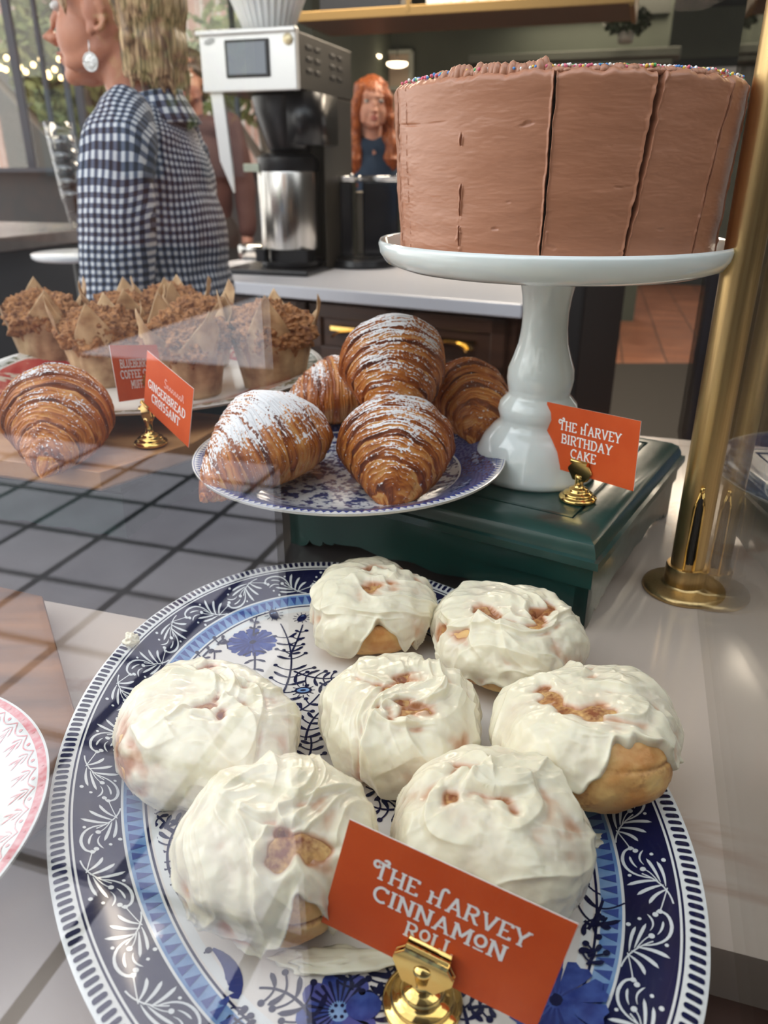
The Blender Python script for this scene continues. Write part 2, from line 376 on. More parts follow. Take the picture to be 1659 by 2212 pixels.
# tree across the road behind the camera (it shows only as a reflection in the case glass)
x, y = fr(-3.6, -8.0); t2 = tree('dark leafy tree across the road, reflected in the case glass', (x, y, FLOOR), 3.9, 2.0, 2600)
x, y = fr(-1.9, -11.2)
tv = thing('delivery_truck', 'blue panel truck parked across the road, reflected in the case glass', 'truck', (x, y, FLOOR), -PS)
m = MB(); m.box((0, 0, .95), (3.6, 1.4, 1.3)); bevel(m.build('cargo_box', pm('truck_blue', (.05, .20, .45), .4), tv), .04)
m = MB(); m.box((2.2, 0, .75), (.9, 1.3, .95)); bevel(m.build('cab', pm('truck_cab_blue', (.04, .15, .36), .3), tv), .1)
for q in (-1.2, 2.1):
    m = MB(); m.lathe([(.001, -.1), (.3, -.1), (.32, -.05), (.32, .05), (.3, .1), (.001, .1)], 24); o = m.build('wheel', BLACKP, tv, True); o.rotation_euler = (PI/2, 0, 0); o.location = (q, .72, .32)

# ================================================================== DISPLAY COUNTER AND GLASS
dc = thing('display_counter', 'veined marble display counter that carries the pastries', 'counter')
m = MB()
pts = [fr(-1.4, .03), fr(.02, .03), fr(.02, .262), fr(1.2, .262), fr(1.2, .99), fr(-1.4, .99)]
m.poly(pts, -.03, 0); m.build('worktop', MARBLE, dc)
m = MB(); fb(m, -.72, .695, .0004, 1.36, .55, .0008); m.build('counter_shade', pm('painted_counter_shade', (.035, .032, .033), .35, col2=(.055, .048, .048), ns=12), dc)  # thin dark sheet that paints shade onto the back of the marble
m = MB(); fb(m, -.1, .56, (FLOOR-.03)/2, 2.5, .80, -.03-FLOOR); m.build('body', WALNUT, dc)
m = MB(); fb(m, .25, .17, -.045, .42, .17, .02); m.build('front_ledge', pm('dark_ledge', (.018, .024, .018), .35), dc)
# small things in the gap in front of the counter edge
m = MB(); x, y = fr(.085, .215); m.box((x, y, -.031), (.07, .011, .008), 0, math.radians(-52))
o = m.build('wood_strip', pm('pale_strip_wood', (.30, .20, .12), .5)); tag(o, 'thin pale wood strip lying in the gap beside the big platter at lower right', 'strip')
x, y = at(1580, 2140, -.03)
m = MB(); 
for k in range(9): m.box((.0, -.016+k*.004, .0), (.05, .0022, .003))
m.box((0, 0, -.0012), (.05, .037, .0012))
o = m.build('ribbed_card', pm('grey_ribbed_card', (.36, .38, .34), .7), loc=(x, y, -.0325), rot=(0, 0, math.radians(-48))); tag(o, 'pale grey ribbed cardboard piece at the lower right corner by the platter', 'cardboard')

m = MB(); fb(m, (-1.4+.076)/2, .045, .36, 1.476, .006, .72)
case = m.build('front_glass_pane', PANE); tag(case, 'large front glass pane of the pastry case with faint street reflections', 'glass pane')
SG = .079
m = MB(); fb(m, SG, .05+.49, .36, .005, .97, .72)
sg = m.build('side_glass_pane', SIDEPANE); tag(sg, 'right side glass pane of the case by the brass post, mirroring the platter', 'glass pane')

# brass post
px_, py_ = at(1475, 1272, 0.0)
po = thing('brass_post', 'tall brushed brass post with round foot holding the case glass', 'post', (px_, py_, 0))
m = MB(); m.lathe([(.001, 0), (.0310, 0), (.0320, .0015), (.0315, .0035), (.029, .005), (.018, .0055), (.0155, .007), (.0152, .0085)], 64); autosmooth(m.build('base_flange', BRUSHED, po), 50)
m = MB(); m.lathe([(.0152, .006), (.0158, .008), (.0158, .021), (.0152, .0225), (.0128, .0228)], 64); autosmooth(m.build('collar', BRUSHED, po), 50)
m = MB(); m.lathe([(.0128, .02), (.0128, .82), (.001, .825)], 64); autosmooth(m.build('tube', BRUSHED, po), 50)
# glass clamp: dark slot with two bright rails, facing the camera
ya = math.atan2(-py_, -px_)+math.radians(6)
def onpost(a, r, z):
    r -= .0020; return (math.cos(ya+a)*r, math.sin(ya+a)*r, z)
m = MB()
m.add([onpost(-.20, .01505, .028), onpost(.20, .01505, .028), onpost(.20, .01505, .076), onpost(.0, .0152, .088), onpost(-.20, .01505, .076)], [(0, 1, 2, 3, 4)])
m.tube([onpost(0, .0148, .03), onpost(0, .0150, .085)], .0022, 8)
m.build('clamp_slot', pm('dark_slot', (.01, .008, .006), .5), po)
m = MB()
for q in (-1, 1): m.tube([onpost(q*.26, .0158, .024), onpost(q*.26, .0158, .076), onpost(q*.03, .0158, .092)], .0011, 8)
m.tube([onpost(.0, .0162, .090), onpost(.0, .0162, .094)], .0018, 8)
m.build('clamp_rail', BRASS, po, True)

# ================================================================== flat pattern drawing
def ribbon(pts, wd):
    p = np.array(pts, float); n = len(p); wd = np.broadcast_to(np.asarray(wd, float), (n,))
    d = np.gradient(p, axis=0) if n > 2 else np.repeat(p[1:2]-p[0:1], 2, 0)
    d /= np.linalg.norm(d, axis=1)[:, None]+1e-12; q = np.c_[-d[:, 1], d[:, 0]]*wd[:, None]/2
    a, b = p+q, p-q
    return [np.array([a[i], b[i], b[i+1], a[i+1]]) for i in range(n-1)]
def bez(p0, p1, p2, n=9):
    t = np.linspace(0, 1, n)[:, None]; return (1-t)**2*np.array(p0)+2*t*(1-t)*np.array(p1)+t*t*np.array(p2)
def disc(c, r, n=12, e=1, a=0):
    t = np.arange(n)*2*PI/n; x = np.cos(t)*r; y = np.sin(t)*r*e
    return [np.c_[c[0]+x*math.cos(a)-y*math.sin(a), c[1]+x*math.sin(a)+y*math.cos(a)]]
def tear(p0, p1, p2, wd, n=9, rev=False):
    t = np.linspace(0, 1, n); w_ = wd*np.sqrt(np.clip(t, 0, 1))*np.sqrt(np.clip(1-t**5, 0, 1)); w_[0] = wd*.12
    return ribbon(bez(p0, p1, p2, n), w_[::-1] if rev else w_)
def arcp(c, r, a0, a1, n=12): 
    a = np.linspace(a0, a1, n); return np.c_[c[0]+np.cos(a)*r, c[1]+np.sin(a)*r]

# ------------------------------------------------------------------ slab lettering
def _g():
    S = lambda x, y, l=.30: [(x-l/2, y), (x+l/2, y)]
    def arc(cx, cy, rx, ry, a0, a1, n=10):
        a = np.radians(np.linspace(a0, a1, n)); return [(cx+rx*math.cos(t), cy+ry*math.sin(t)) for t in a]
    G = {}
    G['T'] = (.78, [[(.02, .98), (.76, .98)], [(.39, 1), (.39, 0)], S(.39, .03), [(.04, 1.0), (.04, .80)], [(.74, 1.0), (.74, .80)]])
    G['t'] = (.86, [arc(.16, .86, .17, .20, 20, 350), [(.16, 1.05), (.84, .96)], [(.48, 1.0), (.48, 0)], S(.48, .03), arc(.62, 1.18, .12, .10, 180, -90)])
    G['H'] = (.86, [[(.16, 0), (.16, 1)], [(.70, 0), (.70, 1)], [(.16, .5), (.70, .5)], S(.16, .03), S(.16, .97), S(.70, .03), S(.70, .97)])
    G['h'] = (.95, [[(.16, 0), (.16, .72)], [(.62, 0), (.62, 1.0)], [(.16, .5), (.62, .5)], S(.16, .03), S(.12, .72, .2), S(.62, .03), arc(.78, 1.0, .16, .22, 180, 20)])
    G['E'] = (.70, [[(.16, 0), (.16, 1)], [(.02, .97), (.62, .97)], [(.02, .03), (.64, .03)], [(.16, .5), (.5, .5)], [(.62, 1), (.62, .80)], [(.64, 0), (.64, .2)]])
    G['F'] = (.66, [[(.16, 0), (.16, 1)], [(.02, .97), (.62, .97)], S(.16, .03), [(.16, .5), (.5, .5)], [(.62, 1), (.62, .80)]])
    G['L'] = (.66, [[(.16, 0), (.16, 1)], S(.16, .97), [(.02, .03), (.62, .03)], [(.62, 0), (.62, .24)]])
    G['A'] = (.86, [[(.12, 0), (.42, 1)], [(.40, 1), (.74, 0)], [(.2, .32), (.64, .32)], S(.12, .03, .26), S(.74, .03, .26)])
    G['V'] = (.86, [[(.12, 1), (.43, 0)], [(.43, 0), (.74, 1)], S(.12, .97, .26), S(.74, .97, .26)])
    G['Y'] = (.84, [[(.10, 1), (.42, .45)], [(.74, 1), (.42, .45)], [(.42, .5), (.42, 0)], S(.10, .97, .26), S(.74, .97, .26), S(.42, .03)])
    G['I'] = (.36, [[(.18, 0), (.18, 1)], S(.18, .03), S(.18, .97)])
    G['N'] = (.88, [[(.16, 0), (.16, 1)], [(.16, 1), (.72, 0)], [(.72, 0), (.72, 1)], S(.16, .03), S(.10, .97, .24), S(.72, .97)])
    G['M'] = (1.02, [[(.16, 0), (.16, 1)], [(.16, 1), (.5, .3)], [(.5, .3), (.86, 1)], [(.86, 1), (.86, 0)], S(.16, .03), S(.86, .03), S(.12, .97, .2), S(.9, .97, .2)])
    G['O'] = (.84, [arc(.42, .5, .34, .46, 0, 360, 22)])
    G['o'] = (.66, [arc(.33, .60, .25, .34, 0, 360, 18), [(.08, .04), (.58, .04)]])
    G['C'] = (.78, [arc(.44, .5, .36, .46, 50, 310, 16), [(.68, .98), (.68, .74)]])
    G['G'] = (.82, [arc(.44, .5, .36, .46, 50, 330, 16), [(.68, .98), (.68, .74)], [(.48, .42), (.80, .42)], [(.74, .42), (.74, .05)]])
    G['R'] = (.82, [[(.16, 0), (.16, 1)], S(.16, .03), [(.02, .97), (.42, .97)], arc(.42, .73, .24, .24, 90, -90), [(.16, .49), (.42, .49)], [(.40, .49), (.68, .03)], S(.72, .03, .2)])
    G['B'] = (.76, [[(.16, 0), (.16, 1)], [(.02, .97), (.40, .97)], arc(.40, .75, .22, .22, 90, -90), [(.16, .52), (.42, .52)], arc(.42, .27, .26, .25, 90, -90), [(.02, .03), (.42, .03)]])
    G['D'] = (.84, [[(.16, 0), (.16, 1)], [(.02, .97), (.36, .97)], arc(.36, .5, .38, .47, 90, -90, 14), [(.02, .03), (.36, .03)]])
    G['K'] = (.82, [[(.16, 0), (.16, 1)], S(.16, .03), S(.16, .97), [(.16, .45), (.66, .97)], [(.30, .58), (.70, .03)], S(.68, .97, .24), S(.72, .03, .22)])
    G['U'] = (.84, [[(.16, 1), (.16, .34)], arc(.42, .34, .26, .31, 180, 360), [(.68, .34), (.68, 1)], S(.16, .97), S(.68, .97, .26)])
    G['S'] = (.70, [arc(.36, .74, .24, .23, 40, 270), arc(.36, .27, .27, .24, 90, -140)])
    G[' '] = (.42, [])
    return G
GL = _g()
def text_polys(txt, x0, x1, yc, hgt, bold=.165):
    tot = sum(GL[c][0] for c in txt)+.05*(len(txt)-1); sx = (x1-x0)/tot; x = 0; out = []
    for c in txt:
        wd, st = GL[c]
        for s in st:
            p = np.array([((x+a)*sx+x0, (b-.5)*hgt+yc) for a, b in s])
            vert = abs(p[-1, 0]-p[0, 0]) < 1e-9 and len(s) == 2
            out += ribbon(p, bold*(sx if vert else hgt*.62 if len(s) == 2 and abs(p[-1, 1]-p[0, 1]) < 1e-9 else (sx+hgt)/2*.95))
        x += wd+.05
    return out

def place_card(name, label, TL, TR, BL, lines, extra=None, group='orange name cards'):
    TL, TR, BL = [np.array(q, float) for q in (TL, TR, BL)]
    ex = TR-TL; ex /= np.linalg.norm(ex); ey = BL-TL; ey -= ex*ey.dot(ex); ey /= np.linalg.norm(ey); nn = np.cross(ex, ey)   # ey down
    if nn.dot(TL-np.array((0, 0, CAMZ))) > 0: nn = -nn       # towards the viewer
    W_, H_ = .0889, .0508
    def P(u, v, d=0): return tuple(TL+ex*u+ey*v+nn*d)
    t = thing(name, label, 'sign', tuple(TL+ex*W_/2+ey*H_), 0, group); off = np.array(t.location)
    m = MB(); T = .00045
    q = [P(0, 0), P(W_, 0), P(W_, H_), P(0, H_), P(0, 0, -T), P(W_, 0, -T), P(W_, H_, -T), P(0, H_, -T)]
    m.add(np.array(q)-off, [(0, 1, 2, 3)], 0); m.add(np.array(q)-off, [(4, 7, 6, 5), (0, 4, 5, 1), (1, 5, 6, 2), (2, 6, 7, 3), (3, 7, 4, 0)], 1)
    m.build('card', [RUST, CARDEDGE], t)
    m = MB()
    for txt, a, b, yc, hh in lines:
        for i, pg in enumerate(text_polys(txt, a, b, 0, hh)):
            m.add([np.array(P(x, yc-y, .00012+.000004*(i % 9)))-off for x, y in pg], [tuple(range(len(pg)))])
    m.build('lettering', LETTER, t)
    if extra:
        m = MB()
        for i, pg in enumerate(extra): m.add([np.array(P(x, y, .00013+.000004*(i % 9)))-off for x, y in pg], [tuple(range(len(pg)))])
        m.build('script_lettering', PINKINK, t)['label'] = 'small pink handwritten word'
    return t, ex, nn

HB = [(.0001, 0), (.0145, 0), (.0155, .0008), (.0158, .0020), (.0152, .0032), (.0130, .0040), (.0122, .0046), (.0124, .0056), (.0118, .0066), (.0096, .0074), (.0080, .0084), (.0080, .0096), (.0074, .0104), (.0055, .0110), (.0042, .0122), (.0036, .0136), (.0036, .0180), (.0041, .0200), (.0036, .0220), (.0001, .0225)]
def holder(label, loc, ex, nn, zc, k=1.0, du=0):
    """brass stand; the clip grips the card whose plane holds ex and has normal nn; zc = clip centre height above the base"""
    t = thing('card_holder', label, 'card holder', loc, 0, 'brass card holders')
    pr = [(r*k, z*k if i < 16 else z*k) for i, (r, z) in enumerate(HB)]
    if zc-.006*k > pr[-1][1]: pr = pr[:-4]+[(.0036*k, zc-.010*k), (.0043*k, zc-.008*k), (.0036*k, zc-.005*k), (.0001, zc-.004*k)]
    m = MB(); m.lathe(pr, 56); m.build('base', BRASS, t, True)
    e = np.array((ex[0], ex[1], 0)); e /= np.linalg.norm(e); e = np.array(ex); n_ = np.array(nn); up = np.cross(n_, e); up = up if up[2] > 0 else -up
    out = np.array([(-.0085, .0070), (.0085, .0070), (.0082, .0050), (.0118, .0012), (.0118, -.0006), (.0062, -.0080), (-.0062, -.0080), (-.0118, -.0006), (-.0118, .0012), (-.0082, .0050)])*k
    c = np.array((0, 0, zc))
    for sgn, nm in ((1, 'front_clip'), (-1, 'back_clip')):
        m = MB(); n = len(out)
        a = [c+e*p[0]+up*p[1]+n_*sgn*.0006 for p in out]+[c+e*p[0]+up*p[1]+n_*sgn*.0018*k for p in out]
        m.add(a, [list(range(n)), list(range(n, 2*n))[::-1]]+[[i, (i+1) % n, n+(i+1) % n, n+i] for i in range(n)])
        b0 = c+up*.0070*k; q = []
        for du_ in (-.0088*k, .0088*k):
            for dn, dz in ((.0006, -.001), (.0034, -.001), (.0034, .0012), (.0020, .0024), (.0006, .0018)): q.append(b0+e*du_+n_*sgn*dn*k+up*dz*k)
        m.add(q, [(0, 1, 2, 3, 4), (9, 8, 7, 6, 5)]+[(i, (i+1) % 5, 5+(i+1) % 5, 5+i) for i in range(5)])
        bevel(autosmooth(m.build(nm, BRASS, t), 30), .0003, 2)
    return t

# ================================================================== GREEN RISER BOX
def profile_box(mb, corners, prof, m=0):
    """corners: base rectangle; prof: (outset, z)"""
    c = np.array(corners); ctr = c.mean(0); rows = []
    n = len(c)
    for o_, z in prof:
        pr = []
        for i in range(n):
            a = c[i]-c[i-1]; b = c[(i+1) % n]-c[i]; a /= np.linalg.norm(a); b /= np.linalg.norm(b)
            na = np.array((a[1], -a[0])); nb = np.array((b[1], -b[0])); q = (na+nb)/(1+na.dot(nb)); pr.append(c[i]+q*o_)
        rows += [(p[0], p[1], z) for p in pr]
    mb.add(rows, [list(q) for q in grid_faces(len(prof), n)], m); return mb
def riser(label, corner, ang, L1, L2, H, mt=GREENPAINT):
    """corner = front right foot corner; ang = direction of the front edge"""
    t = thing('painted_riser', label, 'riser', (corner[0], corner[1], 0), ang, 'green painted risers')
    # local: front edge runs along -x from the corner, depth along +y
    base = [(-L1, 0), (0, 0), (0, L2), (-L1, L2)]
    m = MB(); profile_box(m, base, [(-.034, H), (-.032, H-.0004), (-.0315, H-.0022), (-.0295, H-.0022), (-.029, H+.0002), (-.020, H-.0002), (-.012, H-.002), (-.006, H-.006), (-.0035, H-.012), (-.003, H-.0155), (0, H-.0165), (.0005, H-.022), (-.002, H-.0235), (-.004, H-.024), (-.004, H-.040), (-.007, H-.040)])
    q = [(-L1+.034, .034, H), (-.034, .034, H), (-.034, L2-.034, H), (-L1+.034, L2-.034, H)]
    m.add(q, [(0, 1, 2, 3)]); autosmooth(m.build('moulded_top', mt, t), 28)
    # scalloped apron on the four sides: feet at both ends, drips between
    def apron(a, b, nm):
        a, b = np.array(a), np.array(b); d = b-a; l = np.linalg.norm(d); d /= l; nrm = np.array((d[1], -d[0]))
        N = 420; u = np.linspace(0, l, N); e = np.minimum(u, l-u)
        low = np.where(e < .022, 0, np.where(e < .032, .013, .0))
        z = H-.062-.0015*np.cos(u*2*PI/.05)
        for c0, c1, zl in ((-.03, .021, 0.0), (.021, .036, .006), (.036, .048, .010)):
            mid = (c0+c1)/2; hw = (c1-c0)/2; t_ = np.clip(np.abs(e-mid)/hw, 0, 1); zz_ = np.where(np.abs(e-mid) < hw, zl+(H-.062-zl)*(1-np.sqrt(1-t_**4))*.75, 9)
            z = np.minimum(z, zz_)
        V = []
        for k in range(N):
            for dn, zz in ((0, H-.038), (0, z[k]), (-.010, z[k]), (-.010, H-.038)): V.append((*(a+d*u[k]+nrm*dn), zz))
        mm = MB(); mm.add(V, [list(r) for r in grid_faces(N, 4)]+[(0, 1, 2, 3), (4*N-1, 4*N-2, 4*N-3, 4*N-4)]); autosmooth(mm.build(nm, mt, t), 40)
    i = .006
    apron((-L1+i, i), (-i, i), 'apron'); apron((-i, i), (-i, L2-i), 'apron'); apron((-L1+i, L2-i), (-L1+i, i), 'apron')
    m = MB(); m.box((-L1/2, L2/2, (H-.04)), (L1-.03, L2-.03, .03)); m.build('core', DARKGREEN, t)
    return t
RZ = .0765
cx_, cy_ = at(1272, 1378, 0.0)
rang = math.atan2(-.533, .846)
riser('dark green painted riser with moulded edge and scalloped feet under the cake stand', (cx_, cy_), rang, .285, .262, RZ)
m = MB(); dm = np.array((math.cos(rang), math.sin(rang)));
tx, ty = fr(-.44, .685)
riser('dark green painted riser under the wooden croissant tray at left', (-.232, .628), -PS, .30, .15, .0635, DARKGREEN)
riser('dark green painted riser under the muffin platter at far left', (-.105, .76), -PS, .30, .17, .0845, DARKGREEN)

# ================================================================== THE BIG OVAL PLATTER
PC = np.array((-.0174, .3295)); PA_, PB_ = .2158, .1533; ax_a = np.array((-.313, .9498)); ax_b = np.array((.9498, .313))
RIMZ = .027; FLATZ = .0115
def pz(d): return FLATZ+(RIMZ-FLATZ)*(1-smooth(0.002, .052, np.asarray(d, float)))**1.0 - .0006*np.exp(-(np.asarray(d)/.0012)**2)
def pxy(th, d):
    a = PA_-d; b = PB_-d
    return PC[0]+ax_b[0]*b*np.cos(th)+ax_a[0]*a*np.sin(th), PC[1]+ax_b[1]*b*np.cos(th)+ax_a[1]*a*np.sin(th)
_t = np.linspace(0, 2*PI, 4001); _x, _y = pxy(_t, .02); _s = np.r_[0, np.cumsum(np.hypot(np.diff(_x), np.diff(_y)))]; PER = _s[-1]
def th_of(s): return np.interp(np.mod(s, PER), _s, _t)
def build_platter():
    t = thing('oval_platter', 'large blue and white oval platter holding the iced cinnamon rolls', 'platter', (PC[0], PC[1], 0))
    off = np.array((PC[0], PC[1], 0))
    br = [(0, 0), (.0014, 0), (.0082, 0), (.0094, 0), (.0106, 1), (.0116, 0), (.0124, 1), (.0330, 1), (.0342, 0), (.0350, 2), (.0425, 2), (.0438, 0), (.0448, 1), (.0462, 1)]
    ds = []; mi = []
    edges = [0, .0014, .0025, .0038, .005, .0062, .0074, .0085, .0094, .0104, .0114, .015, .020, .025, .030, .0325, .0337, .039, .0425, .0436, .0448, .0458]
    mats_ = [0, 0, 0, 0, 0, 0, 0, 0, 1, 0, 1, 1, 1, 1, 1, 0, 2, 2, 0, 1, 0, 0]
    edges += [.050, .056, .062, .075, .09, .11, .13, .15]; mats_ += [3]*8
    mats_[20] = 3
    N = 360; th = th_of(np.arange(N)*PER/N); V = []
    for d in edges:
        x, y = pxy(th, min(d, .1525)); V.append(np.c_[x, y, np.full(N, float(pz(d)))])
    V.append(np.c_[np.full(N, PC[0]), np.full(N, PC[1]), np.full(N, FLATZ)]); nE = len(V)
    F_ = grid_faces(nE, N); mi = np.repeat(mats_[:nE-1], N)
    # underside
    un = [(.0, .0262), (.0005, .0245), (.010, .0185), (.030, .0105), (.046, .0052), (.050, .0045), (.050, .0), (.056, .0), (.057, .004), (.12, .004)]
    U = []
    for d, z in un: x, y = pxy(th, d); U.append(np.c_[x, y, np.full(N, z)])
    k0 = nE*N; V += U
    F2 = grid_faces(len(un), N)[:, ::-1]+k0
    V = np.concatenate(V)-off
    mesh_obj('plate_body', V, np.concatenate([F_[:, ::-1], F2]), [WHITE_CHINA, NAVY, PALEBLUE, CREAM_CHINA], t, np.r_[mi, np.zeros(len(F2))], True)
    # pattern pieces, band ones in (arc length, distance from rim)
    def band(name, polys, mat, lift=.00012):
        m = MB()
        for i, (pg, mm) in enumerate(polys):
            th = th_of(pg[:, 0]); x, y = pxy(th, pg[:, 1]); m.add(np.c_[x, y, pz(pg[:, 1])+lift+.00001*(i % 5)]-off, [tuple(range(len(pg)))], mm)
        m.build(name, mat, t)
    P = []; n1 = 270
    for k in range(n1):
        s = k*PER/n1; wd = .0023*(1+.1*math.sin(k*3.1)); dd = np.array([.0016, .0019, .0028, .0040, .0052, .0064, .0073, .0078]); wq = np.array([.25, .8, 1, 1, 1, 1, .85, .3])*wd
        P.extend((g_, 0) for g_ in ribbon(np.c_[np.full(8, s), dd], wq))
    band('rim_dashes', P, [NAVY], .00025)
    P = []; n2 = 156
    for k in range(n2):
        s = k*PER/n2; P.append((np.array([(s-.0024, .0353), (s+.0027, .0351), (s+.0002, .0424)]), 0))
    band('triangle_border', P, [pm('mid_blue_glaze', (.035, .07, .28), .12, coat=.4)])
    P = []; n3 = 30; pt = PER/n3
    for k in range(n3):
        s0 = k*pt
        fl = 1 if k % 2 else -1
        def M(x, y): return (s0+x*pt, .0229+fl*(y-.5)*.0182)
        def T(a, b, c, w_): P.extend((g_, 0) for g_ in tear(M(*a), M(*b), M(*c), w_, 8))
        def R(pts, w_): P.extend((g_, 0) for g_ in ribbon([M(*q) for q in pts], w_))
        def D(x, y, r): P.extend((g_, 0) for g_ in disc(M(x, y), r, 10))
        R(bez((-.02, 1.02), (.25, .95), (.42, .42), 10), np.linspace(.0007, .0006, 10))
        T((.18, .93), (.10, .60), (-.05, .50), .0020); T((.24, .86), (.20, .50), (.08, .25), .0022); T((.30, .76), (.32, .40), (.24, .05), .0022)
        T((.22, .90), (.45, .92), (.60, .80), .0018); T((.28, .80), (.48, .72), (.66, .58), .0018)
        R(bez((.30, .74), (.44, .62), (.48, .50), 6), .0005); D(.49, .46, .00125)
        R(bez((.20, .93), (.02, .82), (-.12, .74), 6), .0005); D(-.15, .72, .00115)
        R(bez((.34, .64), (.40, .05), (.66, .04), 8), np.linspace(.0006, .0014, 8)); R(bez((.66, .04), (.88, .08), (.84, .36), 7), np.linspace(.0014, .0009, 7)); D(.80, .38, .0012)
        T((.52, .34), (.60, .22), (.72, .22), .0013); T((.56, .50), (.68, .34), (.80, .56), .0011)
        D(.62, .96, .0010); D(.40, .14, .0008); D(.72, .72, .0008)
    band('scroll_border', P, [pm('white_glaze', (.74, .76, .76), .12, coat=.4)])
    # flowers in the well, drawn in the plane of the plate
    P = []; sc1 = 1.0
    def W(px, py): return np.array(at(px, py, FLATZ))
    def sprig(a, c, b, n, ll, dots=True, wd=.0016, mt_=0):
        sp_ = bez(W(*a), W(*c), W(*b), 24); P.extend((g_, mt_) for g_ in ribbon(sp_, np.linspace(wd, wd*.6, 24)))
        for k in range(n):
            i = int(2+k*20/n); p = sp_[i]; d = sp_[i+1]-sp_[i]; d /= np.linalg.norm(d); 
            for sg in (-1, 1):
                q = np.array((-d[1], d[0]))*sg; L_ = ll*(1-.45*k/n); e = p+q*L_+d*L_*.55; c_ = p+q*L_*.5+d*L_*.05
                if (k+(sg > 0)) % 2 and dots:
                    P.extend((g_, mt_) for g_ in ribbon(bez(p, c_, e, 6), .0009)); P.extend((g_, mt_) for g_ in disc(e, .0015, 10))
                else: P.extend((g_, mt_) for g_ in tear(p, c_, e, .0030, 8))
    def petals(cpx, n, r0, r1, wd, mt_, ph=0, skip=()):
        c = W(*cpx)
        for k in range(n):
            if k in skip: continue
            a = ph+k*2*PI/n; d = np.array((math.cos(a), math.sin(a))); q = np.array((-d[1], d[0]))
            P.append((np.array([c+d*r0-q*wd*.12, c+d*r1*.9-q*wd*.5, c+d*r1*1.0-q*wd*.25, c+d*r1*.93, c+d*r1*1.0+q*wd*.25, c+d*r1*.9+q*wd*.5, c+d*r0+q*wd*.12]), mt_))
        return c
    def cornflower(cpx, s=1.0, ph=0):
        c = petals(cpx, 9, .002*s, .0172*s, .0098*s, 1, ph); petals(cpx, 18, .003*s, .0140*s, .0022*s, 2, ph+.1); P.extend((g_, 0) for g_ in disc(c, .0030*s, 12))
    def bud(cpx, a, s=1.0):
        c = W(*cpx); P.extend((g_, 0) for g_ in disc(c, .0062*s, 14, .62, a)); P.extend((g_, 3) for g_ in disc(c, .0044*s, 14, .55, a)); P.extend((g_, 0) for g_ in disc(c, .0022*s, 10, .5, a))
        for k in range(12):
            b = k*PI/6; d = np.array((math.cos(b+a), math.sin(b+a)*1.0)); P.extend((g_, 0) for g_ in ribbon([c+d*.0050*s, c+d*.0082*s], .0007*s))
    def peony(cpx, s=1.0):
        c = W(*cpx)
        for k in range(8):
            a = k*2*PI/8+.2; P.extend((g_, 4 if k % 2 else 1) for g_ in disc(c+np.array((math.cos(a), math.sin(a)))*.0085*s, .0062*s, 14, .8, a))
        petals(cpx, 24, .003*s, .0115*s, .0012*s, 0, .1); P.extend((g_, 3) for g_ in disc(c, .0036*s, 14))
        for k in range(6): P.extend((g_, 0) for g_ in disc(c+np.array((math.cos(k*1.05), math.sin(k*1.05)))*.0022*s, .0007*s, 8))
    def tulip(cpx, a, s=1.0):
        c = W(*cpx); d = np.array((math.cos(a), math.sin(a))); q = np.array((-d[1], d[0]))
        for w1, l, mt_ in ((-.010, .024, 2), (.010, .024, 2), (0, .022, 1)):
            P.extend((g_, mt_) for g_ in tear(c, c+q*w1*1.4*s+d*.006*s, c+q*w1*s+d*l*s, .009*s, 10, True))
    cornflower((545, 1388), 1.0, .3); sprig((548, 1400), (556, 1440), (540, 1500), 4, .008, False); sprig((548, 1375), (548, 1350), (556, 1338), 3, .004)
    bud((592, 1332), 2.0, .85); bud((652, 1336), 1.2, .8); sprig((590, 1530), (660, 1440), (606, 1348), 9, .013); sprig((625, 1420), (645, 1380), (654, 1350), 4, .006)
    sprig((635, 1450), (690, 1475), (735, 1462), 5, .010); sprig((690, 1475), (730, 1500), (800, 1470), 5, .008, False); bud((655, 1492), .1, .9); sprig((600, 1530), (640, 1560), (690, 1500), 5, .008)
    sprig((470, 1395), (490, 1370), (492, 1402), 3, .005); sprig((430, 1430), (470, 1380), (462, 1430), 3, .005)
    sprig((660, 1600), (665, 1560), (690, 1540), 4, .009); sprig((655, 1660), (680, 1620), (670, 1590), 4, .009)
    bud((318, 1752), 2.2, .75); sprig((395, 1945), (330, 1850), (392, 1772), 9, .011); sprig((330, 1760), (350, 1765), (372, 1800), 3, .005); sprig((355, 1790), (400, 1770), (440, 1768), 4, .007, False)
    tulip((488, 2180), 2.35, 1.05); sprig((488, 2180), (500, 2215), (560, 2235), 4, .006); sprig((366, 2020), (398, 2000), (380, 2050), 3, .004); sprig((405, 2090), (420, 2060), (450, 2080), 3, .006)
    peony((732, 2185), 1.15); sprig((680, 2215), (640, 2130), (560, 2135), 5, .010); sprig((760, 2140), (760, 2100), (745, 2095), 3, .006); sprig((800, 2210), (830, 2160), (800, 2130), 5, .007)
    sprig((860, 2190), (860, 2110), (810, 2060), 5, .011); sprig((880, 2140), (840, 2090), (850, 2040), 4, .009, False); sprig((1010, 2215), (1000, 2150), (960, 2130), 4, .008); sprig((1010, 2180), (1050, 2170), (1080, 2180), 3, .006)
    sprig((1270, 2010), (1330, 1930), (1290, 1860), 5, .010); sprig((1268, 2090), (1300, 2050), (1262, 2060), 4, .005); sprig((1262, 1990), (1290, 2020), (1310, 1990), 3, .006)
    cornflower((1200, 2165), 1.15, .1); sprig((880, 1740), (840, 1760), (800, 1740), 4, .009); sprig((860, 1700), (830, 1720), (790, 1700), 4, .009, False); sprig((1300, 1800), (1320, 1830), (1350, 1780), 3, .006)
    m = MB()
    for i, (pg, mm) in enumerate(P): m.add(np.c_[pg, np.full(len(pg), FLATZ+.00015+.000012*(i % 23))+np.interp(0, [0, 1], [0, 1])]-off, [tuple(range(len(pg)))], mm)
    dx = np.concatenate(m.v)+off
